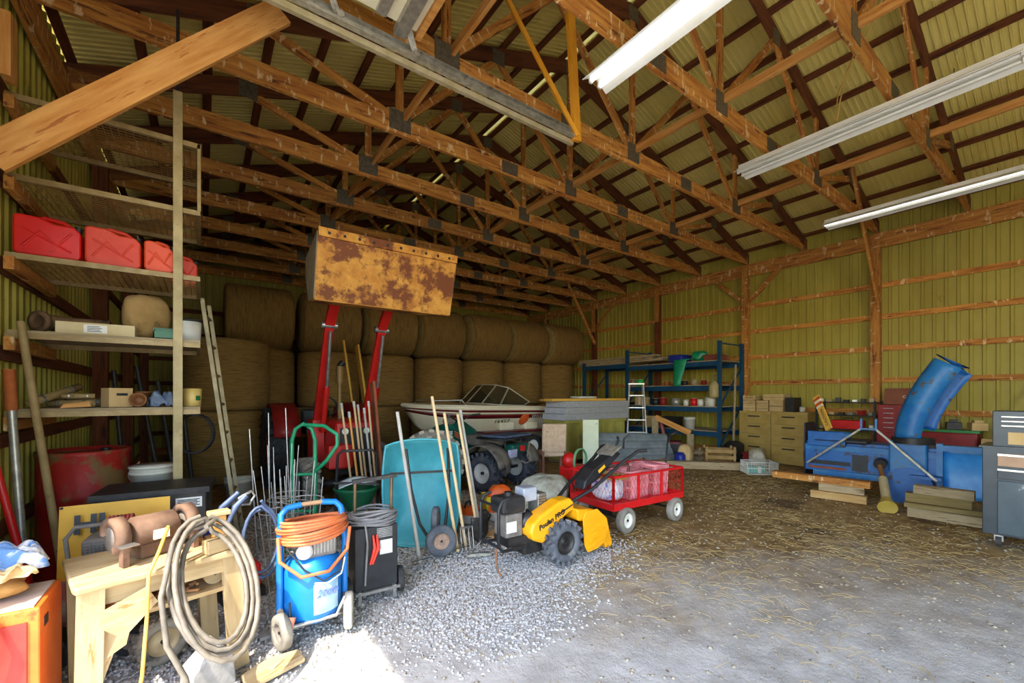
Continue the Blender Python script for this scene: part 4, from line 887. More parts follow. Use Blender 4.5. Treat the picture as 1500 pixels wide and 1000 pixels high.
MB().tube([(.62,.0,.16),(.82,.10,.40),(.98,.18,.80),(.90,.10,.93),(.88,.02,.95),(.96,.02,.98),(1.03,.14,.95),(1.0,.18,.83)],.012,8).build('pull_handle',BLACK,wg); MB().bar((.42,0,.15),(.64,0,.16),.03).build('tongue',BLACK,wg)
PINK=mat('pink_plastic',(226,134,140),(236,156,160),sc=5,rough=.5)
def basket(label,loc,rz,w,d,h):
    t=thing('laundry_basket',label,'basket',loc,rz,'pink baskets in the red wagon')
    MB().bb(-w/2,w/2,-d/2,d/2,0,.008).build('basket_floor',PINK,t); b=MB()
    for s in (-1,1):
        for k in range(int(w/.025)+1): x=-w/2+k*w/int(w/.025); b.bar((x*.92,s*d/2*.92,0),(x,s*d/2,h),.012,.006)
        for k in range(int(d/.025)+1): y=-d/2+k*d/int(d/.025); b.bar((s*w/2*.92,y*.92,0),(s*w/2,y,h),.006,.012)
    for z,k in ((h*.38,.95),(h*.72,.98)):
        b.bb(-w/2*k,w/2*k,-d/2*k-.004,-d/2*k+.004,z,z+.02); b.bb(-w/2*k,w/2*k,d/2*k-.004,d/2*k+.004,z,z+.02); b.bb(-w/2*k-.004,-w/2*k+.004,-d/2*k,d/2*k,z,z+.02); b.bb(w/2*k-.004,w/2*k+.004,-d/2*k,d/2*k,z,z+.02)
    o=b.build('slatted_sides',PINK,t); o['kind']='stuff'
    MB().tube([(-w/2,-d/2,h),(w/2,-d/2,h),(w/2,d/2,h),(-w/2,d/2,h)],.012,6,closed=True).build('basket_rim',PINK,t)
basket('pink slatted basket standing in the wagon beside the white bag',(4.02,3.22,.285),.1,.36,.30,.30)
basket('taller pink slatted basket at the pull-handle end of the wagon',(4.40,3.22,.285),-.05,.26,.36,.34)
o=sack('feed_bag','white feed bag with blue printing lying in the wagon','bag',(3.66,3.22,.29),(.25,.34,.25),mat('feed_white',(206,206,212),(228,228,232),sc=9,rough=.9,c=(50,64,180),csc=7,cth=.54),.2,8,.6)
bits('straw_heap','loose dry straw and brown twigs heaped on the feed bag in the wagon',(3.66,3.22,.53),(.24,.34),150,mat('straw',(172,134,70),(196,160,96),rough=.95),6,'straw',.022)
# tarp roll behind tiller
sack('grey_tarp_roll','mottled grey-green tarp roll slumped behind the tiller','tarp',(3.28,3.86,0),(.62,.55,.50),mat('mottled_tarp',(150,150,132),(192,190,172),sc=14,rough=.85,bump=.5,c=(104,104,90),csc=9,cth=.58),.5,11,.7,wob=.1)
# chainsaws and case
STO=mat('saw_orange',(236,90,22),(246,112,40),sc=6,rough=.42)
def saw(label,loc,rz):
    t=thing('chainsaw',label,'chainsaw',loc,rz,'orange chainsaws on the ground by the tiller')
    MB().bb(-.13,.12,-.06,.06,.10,.20).build('top_cover',STO,t,bevel=.02); MB().bb(-.13,.12,-.07,.07,.02,.11).build('engine_case',mat('saw_grey',(196,196,192),(214,214,210),rough=.5),t,bevel=.012)
    MB().tube([(.03,-.085,.06),(.0,-.085,.2),(.0,-.05,.25),(.0,.05,.25),(.0,.085,.2)],.011,8).build('front_handle',BLACKP,t)
    MB().tube([(-.12,0,.16),(-.22,0,.17),(-.27,0,.12),(-.24,0,.05),(-.12,0,.04)],.014,8).build('rear_handle',BLACKP,t)
    MB().prism([(.1,.045),(.45,.05),(.475,.07),(.45,.09),(.1,.095)],.006,T((0,.05,0))@Matrix.Rotation(PI/2,4,'X')).build('guide_bar',STEEL,t)
    MB().lathe([(.0001,0),(.05,0),(.05,.012),(.0001,.015)],16,AX((0,-.07,.10),(0,-1,0))).build('starter_cover',STO,t)
saw('orange chainsaw nearest the leaning tools',(2.42,4.18,0),2.2); saw('orange chainsaw between the yellow case and the other saw',(2.74,4.02,0),1.9)
t=thing('yellow_crate','yellow crate holding an orange plastic case','crate',(3.0,4.40,0),-.3); b=MB()
MB().bb(-.2,.2,-.14,.14,0,.01).build('crate_floor',mat('crate_yellow',(236,200,26),(244,214,60),rough=.5),t)
for s in (-1,1):
    MB().bb(-.2,.2,s*.14-.005,s*.14+.005,0,.22).build('crate_wall',MATS['crate_yellow'],t); MB().bb(s*.2-.005,s*.2+.005,-.14,.14,0,.22).build('crate_wall',MATS['crate_yellow'],t)
for i in range(7): MB().box((-.15+i*.05,-.147,.10),(.018,.004,.14),ry=.5).build('orange_stripe',STO,t)
sack('orange_bag','bright orange plastic case bulging out of the yellow crate','case',(3.0,4.40,.025),(.29,.18,.30),STO,-.3,12,.5)
t=thing('cardboard_sheet','flat tan cardboard sheet under the saws','cardboard',(2.66,3.66,.0),.5); MB().bb(-.26,.26,-.2,.2,.002,.014).build('sheet',CARD,t); MB().bb(-.05,.24,-.1,.1,.014,.03).build('upper_sheet',CARD,t)
t=thing('tin_lid','pale flat tin strip on the gravel before the tiller','tin strip',(2.02,3.30,.0),-.4); MB().bb(-.1,.1,-.03,.03,.0,.02).build('strip',GALV,t); MB().bb(-.08,.08,-.02,.02,.02,.024).build('inset',STEEL,t)
tag(MB().tube([(2.30,3.50,.05),(2.42,3.46,.06),(2.60,3.40,.05)],.009,6).build('cane_stick',WOOD2),'thin yellow stick lying across the cardboard sheet','stick')
# ------------------------------------------------------------- ATV
at_=thing('quad_bike','muddy green quad bike parked with its rear wheels forward','quad bike',(3.80,5.48,0),.30)
ATG=mat('atv_green',(14,76,64),(22,94,80),sc=5,rough=.4,c=(80,90,78),csc=5,cth=.64); MUD=mat('mud_plastic',(92,86,76),(126,118,104),sc=7,rough=.85,c=(60,56,52),csc=5,cth=.56)
ATR=mat('atv_tyre',(46,50,60),(78,80,86),sc=9,rough=.8,c=(96,92,86),csc=6,cth=.62); RIM=mat('atv_rim',(196,194,184),(214,212,202),sc=7,rough=.5)
for s in (-1,1):
    wheel(at_,(s*.42,0,.30),(s,-.02,0),.30,.26,ATR,RIM,lugs=18,lug=.03,rimR=.5); wheel(at_,(s*.42,1.22,.29),(s,0,0),.29,.2,ATR,RIM,lugs=18,lug=.03,rimR=.5)
    def fen(u,v): a=.15+u*2.4; return (s*(.24+.30*v),.0-.38*math.cos(a)+.02,.36+.36*math.sin(a)-.02*v)
    MB().grid(fen,14,3).build('rear_fender',MUD,at_,solid=.012)
    def fen2(u,v): a=.5+u*2.2; return (s*(.22+.3*v),1.22-.36*math.cos(a),.38+.36*math.sin(a))
    MB().grid(fen2,14,3).build('front_fender',MUD,at_,solid=.012)
    MB().tube([(s*.15,.05,.62),(s*.2,.05,.34)],.03,8).build('shock_spring',STEEL,at_)
MB().cyl((-.40,0,.30),(.40,0,.30),.025,n=10).build('rear_axle',DM,at_); MB().sph((.02,-.02,.30),(.1,.1,.1)).build('differential',GD,at_); MB().cyl((-.4,1.22,.29),(.4,1.22,.29),.02,n=10).build('front_axle',DM,at_)
MB().bb(-.16,.16,.1,1.2,.26,.50).build('engine_body',DM,at_,bevel=.03)
sack('seat_pad',None,None,(0,.38,.62),(.30,.75,.2),MUD,0,4,.6).parent=at_
MB().prism([(.62,.58),(1.5,.60),(1.62,.72),(1.35,.92),(1.0,1.0),(.72,.86)],.44,T((-.22,0,0))@Matrix(((0,0,1,0),(1,0,0,0),(0,1,0,0),(0,0,0,1)))).build('front_cowl',ATG,at_,bevel=.05,seg=3)
MB().cyl((0,1.05,.95),(0,.92,1.06),.03,n=10).build('steering_stem',DM,at_); MB().tube([(-.38,.80,1.12),(-.22,.90,1.10),(-.12,.94,1.04),(.12,.94,1.04),(.22,.90,1.10),(.38,.80,1.12)],.014,8).build('handlebar',BLACK,at_)
for s in (-1,1): MB().cyl((s*.26,.88,1.105),(s*.38,.8,1.12),.02,n=10).build('grip',BLACKP,at_)
MB().sph((-.16,1.02,1.02),(.12,.1,.09)).build('headlight_pod',MUD,at_)
b=MB()
for x in (-.36,-.18,0,.18,.36): b.tube([(x,-.32,.80),(x,.18,.80)],.012,6)
b.tube([(-.38,-.34,.80),(.38,-.34,.80),(.40,-.1,.80),(.38,.2,.80),(-.38,.2,.80),(-.40,-.1,.80)],.015,8,closed=True); b.build('rear_rack',BLACK,at_)
for s in (-1,1): MB().cyl((s*.2,-.2,.66),(s*.2,-.2,.80),.012,n=8).build('rack_strut',BLACK,at_)
MB().bb(-.34,.36,-.30,.14,.815,.85).build('rack_tarp',mat('navy_tarp',(60,72,96),(84,96,118),sc=7,rough=.7),at_,bevel=.012)
MB().bb(.05,.13,-.335,-.30,.60,.68).build('tail_light',RED,at_); MB().bb(-.24,-.06,-.33,-.28,.52,.64).build('tool_pouch',mat('lilac_grey',(150,152,180),(176,178,200),rough=.6),at_,bevel=.01)
MB().bb(-.1,.3,-.28,-.1,.56,.70).build('rear_body',ATG,at_,bevel=.03); MB().tube([(.02,-.34,.46),(.06,-.38,.42),(.2,-.38,.42),(.24,-.30,.5),(.3,-.3,.72)],.013,8).build('grab_bar',GD,at_)
text('maker_lettering','POLARIS',.085,T((-.226,1.20,.80))@Matrix.Rotation(-PI/2,4,'Z')@Matrix.Rotation(PI/2,4,'X'),WHITE,at_,bold=.003,shear=.15)
for i in range(3): MB().box((-.225,.78,.84-i*.035),(.008,.10,.012),rx=.4).build('orange_stripe',STO,at_)
MB().bb(-.232,-.224,1.30,1.40,.62,.76).build('paper_sticker',CARD,at_)
# dining chair
t=thing('upholstered_chair','tan upholstered dining chair beside the quad bike','chair',(4.95,5.62,0),-.55)
UP=mat('upholstery',(186,156,128),(204,178,150),sc=16,rough=.9,c=(160,128,100),csc=14,cth=.58); CWD=mat('chair_wood',(112,66,38),(136,84,52),rough=.5)
MB().box((0,-.20,.72),(.42,.06,.50),rx=.12).build('backrest',UP,t,bevel=.03,seg=3); MB().bb(-.22,.22,-.2,.24,.40,.48).build('seat',UP,t,bevel=.03)
for s in (-1,1): beam('leg',(s*.19,-.22,0),(s*.19,-.2,.50),.04,.04,CWD,t); beam('leg',(s*.19,.2,0),(s*.19,.2,.42),.04,.04,CWD,t)
# tall green-white panel + black pump pot
t=thing('cabinet_door','pale green-white cabinet door standing on end','panel',(6.05,5.75,0),-.7); MB().bb(-.15,.15,-.012,.012,.0,.98).build('panel',mat('pale_green',(206,214,176),(220,226,196),sc=4,rough=.5),t,bevel=.004); MB().cyl((.11,-.016,.9),(.11,-.012,.9),.01,n=8).build('hole',DM,t)
# red power washer behind tiller handle
t=thing('red_pump_cart','red pump cart wound with green hose behind the tiller','pump',(4.45,4.55,0),.2)
MB().bb(-.2,.2,-.15,.15,.12,.42).build('pump_body',RED,t,bevel=.04,seg=3); MB().sph((-.14,0,.5),(.12,.1,.12)).build('pump_tank',RED,t)
for i in range(3): MB().tube([(.16*math.cos(a)-.02,-.12+.01*i,.5+.17*math.sin(a)) for a in np.linspace(0,2*PI,22)[:-1]],.011,7,closed=True).build('green_hose',mat('hose_green',(90,142,96),(116,164,120),rough=.5),t)
for s in (-1,1): wheel(t,(s*.22,-.02,.12),(s,0,0),.12,.05,RUB,DM)
t=thing('brush_pile','heap of tangled twigs and dark scrap behind the wagon','brush pile',(5.62,4.35,0)); b=MB(); r_=random.Random(4)
for i in range(70):
    a=r_.uniform(0,6.28); x=r_.uniform(-.5,.5); y=r_.uniform(-.35,.35); z=r_.uniform(.02,.36); l=r_.uniform(.12,.35)
    b.tube([(x,y,z),(x+l*.5*math.cos(a),y+l*.5*math.sin(a),z+r_.uniform(-.04,.1)),(x+l*math.cos(a+.4),y+l*math.sin(a+.4),max(.01,z+r_.uniform(-.1,.1)))],.009,5)
o=b.build('twigs',mat('twig_brown',(120,72,36),(150,98,54),rough=.9),t); o['kind']='stuff'; MB().bb(-.4,.4,-.3,.3,0,.16).build('scrap_base',DM,t)
# ------------------------------------------------------------- boat
bt=thing('runabout_boat','cream runabout boat with maroon stripes and raked windshield','boat',(5.15,8.42,0))
BC=mat('gelcoat_cream',(226,212,176),(236,224,194),sc=3,rough=.3); MAR=mat('maroon',(92,16,22),(110,24,30),sc=4,rough=.35)
def hull(u,v):
    # u: bow(0)->stern(1), v: keel(0)->gunwale(1)
    x=-1.85+3.75*u; bw=.86*(1-(1-min(1,u/.62))**2.2)**.8 if u<.62 else .86
    keel=.34+.5*max(0,1-u/.35)**2; top=1.24-.08*u
    y=bw*(v**.55)*(.82+.18*v); return x-.28*(1-v)*(-1)*max(0,1-u/.5),y,keel+(top-keel)*v
for s in (-1,1): MB().grid(lambda u,v:(hull(u,v)[0],s*hull(u,v)[1],hull(u,v)[2]),28,12).build('hull_side',BC,bt,solid=.012)
MB().add([hull(1,v) for v in np.linspace(0,1,7)]+[(hull(1,v)[0],-hull(1,v)[1],hull(1,v)[2]) for v in np.linspace(1,0,7)],[tuple(range(14))]).build('transom',BC,bt)
def deck(u,v):
    uu=u*.45; h=hull(uu,1); return (h[0],h[1]*(2*v-1),h[2]+.05*(1-(2*v-1)**2))
MB().grid(deck,14,10).build('fore_deck',BC,bt,solid=.012)
def strip(v0,v1,m,nm,off=.012):
    for s in (-1,1): MB().grid(lambda u,v:(hull(u,v0+(v1-v0)*v)[0],s*(hull(u,v0+(v1-v0)*v)[1]+off),hull(u,v0+(v1-v0)*v)[2]),28,2).build(nm,m,bt,solid=.006)
strip(.86,.91,MAR,'maroon_stripe'); strip(.70,.80,MAR,'maroon_stripe'); strip(.81,.85,BC,'rub_rail',.02)
for s in (-1,1): MB().tube([(hull(u,1)[0],s*hull(u,1)[1],hull(u,1)[2]+.01) for u in np.linspace(0,1,24)],.02,6).build('gunwale',BC,bt)
MB().bb(-.3,1.85,-.78,.78,.62,.66).build('cockpit_floor',MAR,bt)
FRM=mat('windshield_frame',(196,190,166),(212,206,186),rough=.4,metal=.5)
gl=bpy.data.materials.new('tinted_glass'); gl.use_nodes=True; gp_=gl.node_tree.nodes['Principled BSDF']; gp_.inputs['Base Color'].default_value=lin((150,140,110)); gp_.inputs['Roughness'].default_value=.06; gp_.inputs['Transmission Weight'].default_value=.9; gp_.inputs['IOR'].default_value=1.1
wsb=[(.75,-.74,1.22),(.12,-.72,1.24),(-.22,-.50,1.27),(-.30,0,1.28),(-.22,.50,1.27),(.12,.72,1.24),(.75,.74,1.22)]; wst=[(.95,-.70,1.30),(.42,-.62,1.62),(.20,-.44,1.68),(.14,0,1.70),(.20,.44,1.68),(.42,.62,1.62),(.95,.70,1.30)]
for i in range(6): 
    MB().add([wsb[i],wsb[i+1],wst[i+1],wst[i]],[(0,1,2,3)]).build('windshield_pane',gl,bt,solid=.005)
for i in range(7): MB().bar(wsb[i],wst[i],.022).build('windshield_post',FRM,bt)
for q in (wsb,wst): MB().tube(q,.013,6).build('windshield_rail',FRM,bt)
MB().tube([(-1.4,-.42,1.24),(-1.35,-.42,1.34),(-.8,-.66,1.35),(-.72,-.68,1.24)],.012,8).build('bow_rail',STEEL,bt); MB().tube([(-1.4,.42,1.24),(-1.35,.42,1.34),(-.8,.66,1.35),(-.72,.68,1.24)],.012,8).build('bow_rail',STEEL,bt)
for x in (.4,1.1): MB().bb(x-.2,x+.2,-.6,-.2,.66,1.0).build('boat_seat',BC,bt,bevel=.03)
def hsurf(x,z,off=.014):
    u=(x+1.85)/3.75; top=1.24-.08*u; v=max(0,min(1,(z-.34)/(top-.34))); return Vector((x,-(.86*(v**.55)*(.82+.18*v))-off,z))
def hnorm(x,z): return (hsurf(x+.02,z)-hsurf(x-.02,z)).cross(hsurf(x,z+.02)-hsurf(x,z-.02)).normalized()
for i,ch in enumerate('16457'): text('hull_number',ch,.13,face(hsurf(.02+i*.085,.84,.022),hnorm(.02+i*.085,.89)),DM,bt)
for i in range(9): MB().grid(lambda u,v:hsurf(1.02+i*.06+.024*u+.10*v,1.0-.26*v),1,8).build('white_slat_decal',WHITE,bt,solid=.004)
for cx,cz,r in ((.82,.90,.13),(1.42,.93,.06)): MB().grid(lambda u,v:hsurf(cx+r*v*math.cos(2*PI*u),cz+r*v*math.sin(2*PI*u),.02),24,4).build('orange_disc',mat('safety_orange',(232,92,30),(240,110,50)),bt,solid=.004)
for s in (-1,1): MB().bb(-1.6,1.9,s*.4-.04,s*.4+.04,.22,.30).build('trailer_beam',GALV,bt)
for s in (-1,1): wheel(bt,(1.0,s*.72,.28),(0,s,0),.28,.18,RUB,WHITE)
for x in (-.9,.4,1.4): MB().bb(x-.05,x+.05,-.45,.45,.28,.40).build('bunk',OLDW,bt)
MB().bb(-1.75,-1.65,-.05,.05,0,.25).build('jack_leg',GALV,bt)
# olive steel bin with foam boards
OLV=mat('olive_steel',(150,142,64),(170,162,84),sc=4,rough=.5)
t=thing('olive_bin','olive green ribbed steel bin under the foam boards','bin',(7.05,6.85,0),0)
MB().bb(-.95,.95,-.3,.3,.08,.88).build('bin_body',OLV,t); 
for i in range(6): MB().bb(-.93+i*.36,-.87+i*.36,-.345,-.3,.08,.88).build('rib',OLV,t)
MB().bb(-.98,.98,-.36,.33,.86,.92).build('bin_rim',OLV,t)
for x in (-.8,.8): MB().bb(x-.06,x+.06,-.3,.3,0,.08).build('skid',OLDW,t)
FOAM=mat('foam_grey',(150,150,150),(170,170,168),sc=30,rough=.9)
for i in range(3): 
    t=thing('foam_board',['bottom grey foam board on the olive bin','middle grey foam board on the olive bin','top grey foam board under the yellow plank'][i],'foam board',(7.2,6.85,.922+i*.135),[.0,.015,-.01][i],'grey foam boards stacked on the bin')
    MB().bb(-1.15+.05*i,.92,-.34,.33,0,.133).build('board',FOAM,t,bevel=.004); MB().bb(-1.15+.05*i-.004,-1.15+.05*i,-.34,.33,.01,.12).build('end_facing',mat('foam_pale',(176,178,186),(190,192,198),rough=.8),t)
t=thing('yellow_plank','yellow-orange timber board lying on top of the foam boards','board',(7.15,6.82,1.328)); beam('board',(-1.35,-.1,.025),(1.0,-.1,.025),.24,.05,mat('yellow_board',(222,166,60),(234,184,86),sc=2,rough=.6,stretch=(.8,8,8)),t); beam('board',(-1.3,.14,.02),(.95,.14,.02),.18,.04,WOOD2,t)
t=thing('white_cushion','flat white cushion resting on the yellow plank','cushion',(7.05,6.9,1.379)); MB().bb(-.3,.25,-.16,.16,0,.05).build('cushion',WPL,t,bevel=.02); MB().tube([(-.3,-.16,.025),(.25,-.16,.025),(.25,.16,.025),(-.3,.16,.025)],.008,6,closed=True).build('piping',WPL,t)
# ------------------------------------------------------------- tractor with loader
TRD=mat('tractor_red',(176,22,16),(190,32,24),sc=6,rough=.45,c=(96,30,20),csc=6,cth=.62)
tc=thing('loader_tractor','red tractor with raised front loader and rusty yellow bucket','tractor',(1.56,6.2,0))
# arms (front is -y)
for s in (-1,1):
    x=s*.32; MB().bar((x,.0,1.05),(x,-.72,2.30),.06,.10,up=(1,0,0)).build('loader_arm',TRD,tc); MB().bar((x,-.72,2.30),(x,-1.12,2.66),.065,.11,up=(1,0,0)).build('arm_tip',TRD,tc)
    MB().cyl((x+.02,-.26,.98),(x+.02,-.50,1.56),.036,n=12).build('lift_cylinder',TRD,tc); MB().cyl((x+.02,-.50,1.56),(x,-.78,2.22),.02,n=10).build('piston_rod',STEEL,tc)
    MB().bb(x-.07,x+.07,-.12,.22,.55,1.12).build('loader_post',TRD,tc); MB().cyl((x-.09,-.72,2.30),(x+.09,-.72,2.30),.04,n=12).build('pivot_pin',STEEL,tc)
    wheel(tc,(s*.52,-.55+.05,.34),(s,0,0),.34,.2,RUBG,DM,lugs=18,lug=.03); wheel(tc,(s*.62,1.55,.62),(s,0,0),.62,.34,RUB,TRD,lugs=18,lug=.05)
    def rf(u,v): a=.3+u*2.3; return (s*(.36+.36*v),1.55-.7*math.cos(a),.62+.7*math.sin(a))
    MB().grid(rf,12,2).build('rear_fender',DRED,tc,solid=.015)
MB().bar((-.34,.02,1.0),(.34,.02,1.0),.09).build('frame_cross_tube',TRD,tc)
MB().cyl((-.5,-.5,.34),(.5,-.5,.34),.05,n=12).build('front_axle',DM,tc); MB().bb(-.2,.2,-.6,1.6,.45,.75).build('chassis',DM,tc)
MB().bb(-.24,.24,-.68,.75,.75,1.12).build('hood',TRD,tc,bevel=.05,seg=3); MB().bb(-.19,.19,-.70,-.67,.62,1.04).build('grille',BLACKP,tc)
for s in (-1,1): MB().cyl((s*.13,-.71,1.0),(s*.13,-.69,1.0),.04,n=14).build('headlight',WHITE,tc)
MB().cyl((.0,.1,1.1),(.0,.1,1.62),.028,n=12).build('exhaust_pipe',mat('exhaust_tan',(140,112,66),(164,136,88),rough=.6,metal=.3),tc); MB().cyl((0,.1,1.62),(0,.1,1.86),.05,n=14).build('muffler',MATS['exhaust_tan'],tc); MB().cyl((0,.1,1.86),(.05,.1,1.92),.045,n=12).build('rain_cap',DM,tc)
MB().bb(-.22,.22,1.3,1.7,.80,.92).build('seat',BLACKP,tc,bevel=.04); MB().bb(-.22,.22,1.66,1.74,.88,1.22).build('seat_back',BLACKP,tc,bevel=.04)
MB().tube([(.17*math.cos(a),.95+.06*math.sin(a),1.28+.15*math.sin(a)) for a in np.linspace(0,2*PI,20)[:-1]],.014,8,closed=True).build('steering_wheel',BLACKP,tc); MB().cyl((0,.8,1.05),(0,.95,1.28),.02,n=8).build('steering_column',DM,tc)
MB().bb(-.38,-.1,-.95,-.69,.58,.86).build('front_weight',TRD,tc,bevel=.02)
RUST=mat('rusty_yellow_steel',(176,112,34),(208,150,62),sc=7,rough=.7,c=(112,58,20),csc=3,cth=.47,bump=.2)
# bucket: back/bottom plate faces -y
BM=T((.16,-1.28,2.87),rx=.0)
x0,x1=-.79,.77
prof=[(-.30,-.38),(-.26,.36),(-.22,.40),(.26,.34),(.34,-.05),(.18,-.38)]   # (y,z)
def plate(pa,pb,nm,th=.02): 
    MB().add([(x0,pa[0],pa[1]),(x1,pa[0],pa[1]),(x1,pb[0],pb[1]),(x0,pb[0],pb[1])],[(0,1,2,3)],BM).build(nm,RUST,tc,solid=th)
plate((-.16,-.42),(-.34,.23),'bucket_floor'); plate((-.16,-.42),(.10,-.40),'bucket_heel'); plate((.10,-.40),(.26,-.1),'bucket_back')
plate((.26,-.1),(.24,.1),'bucket_top')
for x in (x0,x1): MB().prism([(-.16,-.42),(.10,-.40),(.26,-.1),(.24,.1),(-.34,.23)],.02,BM@Matrix.Translation((x-.01,0,0))@Matrix(((0,0,1,0),(1,0,0,0),(0,1,0,0),(0,0,0,1)))).build('bucket_side',mat('grey_rust',(112,100,80),(140,124,96),sc=8,rough=.7),tc)
MB().bar(BM@Vector((x0,-.352,.22)),BM@Vector((x1,-.352,.22)),.03,.09).build('cutting_edge',RUST,tc)
for i in range(10): MB().cyl(BM@Vector((x0+.1+i*.15,-.372,.215)),BM@Vector((x0+.1+i*.15,-.358,.215)),.016,n=8).build('edge_bolt',DM,tc)
for i in range(3): MB().bar(BM@Vector((-.2+i*.3,-.165,-.40)),BM@Vector((-.2+i*.3,-.325,.17)),.012,.012).build('wear_strip',RUST,tc)
# big tyre, netting bale, planks by the tractor
t=thing('tractor_tyre','big dusty tractor tyre standing behind the wheelbarrow','tyre',(2.69,5.72,0)); 
b=MB().lathe([(.24,-.11),(.30,-.14),(.42,-.15),(.47,-.11),(.475,0),(.47,.11),(.42,.15),(.30,.14),(.24,.11)],32,AX((0,0,.475),(-.35,-.94,.05)),closed=True); b.build('carcass',RUBG,t)
for ring,(r0,n) in enumerate(((.455,20),(.36,16))):
    for i in range(n):
        a=2*PI*i/n+.1*ring; M=AX((0,0,.475),(-.35,-.94,.05))@Matrix.Rotation(a,4,'Z'); MB().box((r0,0,.152 if ring else .12),(.05,.07,.03),M).build('tread_block',mat('pale_rubber',(168,158,138),(190,180,160),sc=8,rough=.9),t)
net=MB().grid(lambda u,v:(-.30+.6*u,-.25+.5*v,.1+.62*math.sin(PI*min(1,v*1.1))*(.8+.2*math.sin(5*u+2))+.03*math.sin(23*u)*math.sin(17*v)),26,14)
tag(net.build('netting_heap',mat('net_grey',(104,106,112),(136,138,142),sc=24,rough=.9,bump=.5),None,(2.55,6.65,0),.0,solid=.02),'heap of grey netting piled behind the big tyre','netting')
t=thing('leaning_plank','yellow timber plank leaning on the bales behind the loader','plank',(2.78,8.55,0)); beam('board',(0,0,0),(-.12,.75,2.5),.04,.2,MATS['yellow_board'],t,up=(0,-1,.3)); beam('board',(-.25,.05,0),(-.40,.75,2.6),.04,.06,MATS['yellow_board'],t,up=(0,-1,.3))
t=thing('rust_board','rusty brown board standing by the tractor exhaust','board',(1.80,4.82,0)); beam('board',(0,.35,.0),(-.06,.6,1.62),.03,.14,mat('rust_board',(120,62,34),(146,82,48),rough=.8),t,up=(0,-1,0)); MB().bb(-.1,.1,.3,.4,0,.05).build('foot_block',OLDW,t)
# ------------------------------------------------------------- hay bales
HAY=mat('hay_net',(122,90,40),(160,126,66),sc=5,rough=.95,bump=.5,stretch=(1,1,26),c=(88,64,28),csc=3,cth=.56)
HAYE=mat('hay_end',(150,124,70),(176,150,92),sc=10,rough=.95,bump=.6)
def bale_mesh(nm,R,W):
    me=MB().lathe([(.0001,0),(R*.88,.0),(R*.97,.03),(R,.09),(R*1.005,W*.5),(R,W-.09),(R*.97,W-.03),(R*.88,W),(.0001,W)],36).mesh(nm); return me
bmesh_=bale_mesh('net_wrap',.65,1.2); bmesh_.materials.append(HAY); bmesh_.materials.append(HAYE)
nf=len(bmesh_.polygons)
for i,p in enumerate(bmesh_.polygons):
    if i%8 in (0,7): p.material_index=1
def bale(M,label,group):
    t=thing('hay_bale',label,'hay bale',M.translation,0,group)
    o=bpy.data.objects.new('net_wrap',bmesh_); COL.objects.link(o); o.parent=t; M2=M.copy(); M2.translation=(0,0,0); o.matrix_local=M2
RX=Matrix.Rotation(PI/2,4,'Y')
ORD=['first','second','third','fourth','fifth','sixth','seventh']
xs=[.34,1.72,3.05,4.42,5.86,7.28,8.72]
for i,x in enumerate(xs):
    bale(Matrix.Translation((x,10.3+.06*(i%2),3.058))@RX,ORD[i]+' hay bale from the ladder end of the top row, lying on its side','top row of hay bales')
for lv,z in ((0,-.01),(1,1.196)):
    for i in range(7):
        x=[.9,2.26,3.62,4.98,6.34,7.70,9.06][i]
        bale(Matrix.Translation((x+.12*lv-.06,10.3+.05*((i+lv)%2)-(.0 if i else .35*0),z)),ORD[i]+' upright hay bale from the ladder end of the '+['ground','middle'][lv]+' tier',['bottom tier of hay bales','middle tier of hay bales'][lv])
bale(Matrix.Translation((.3,8.95,-.01)),'nearer round bale standing alone behind the ladder on the ground','loose bales behind the ladder'); bale(Matrix.Translation((.34,8.95,1.196)),'nearer round bale set on top of the lone bale behind the ladder','loose bales behind the ladder')
# ============================================================= right side
RB=mat('rack_blue',(12,58,88),(20,72,104),sc=6,rough=.5)
pr=thing('pallet_rack','dark blue steel pallet rack along the ribbed wall','pallet rack',(9.25,0,0))
for y in (4.92,7.45,9.05):
    for x in (0,1.0): MB().bb(x-.04,x+.04,y-.035,y+.035,0,2.66 if y<8 else 2.4).build('upright',RB,pr)
    for z0,z1 in ((.3,1.2),(1.2,2.1)): MB().bar((0,y,z0),(1.0,y,z1),.03).build('frame_brace',RB,pr)
    MB().bar((0,y,2.61 if y<8 else 2.29),(1.0,y,2.61 if y<8 else 2.29),.03).build('frame_tie',RB,pr)
for y0,y1,zz in ((4.92,7.45,(2.17,1.62,1.13,.58)),(7.45,9.05,(2.25,1.2))):
    for z in zz:
        for x in (0,1.0): MB().bb(x-.025,x+.025,y0,y1,z-.06,z+.05).build('beam',RB,pr)
        for i in range(5): beam('deck_board',(.1+i*.2,y0+.04,z+.062),(.1+i*.2,y1-.04,z+.062),.17,.02,OLDW,pr)
for i in range(7):
    t=thing('lumber_board',['bottom','bottom','bottom','second','second','second','topmost'][i]+' layer lumber board '+['by the aisle','in the middle','by the wall','by the aisle','in the middle','by the wall','alone'][i]+' of the rack-top stack','lumber',(9.44+.26*(i%3),0,2.327+.045*0+.06*(i//3)),0,'lumber stacked on top of the pallet rack')
    beam('board',(.0,6.42+.1*(i%4),.03),(.0,9.35,.03),.22,.05,OLDW,t); MB().bb(-.1,.1,6.41+.1*(i%4),6.43+.1*(i%4),.01,.05).build('end_seal',GALV,t)
GP=mat('green_poly',(16,130,86),(30,150,104),sc=8,rough=.35)
sack('green_bag','bright green plastic bag slumped on the top rack deck','bag',(9.76,5.66,2.262),(.40,.32,.26),GP,.3,21,.7,wob=.14)
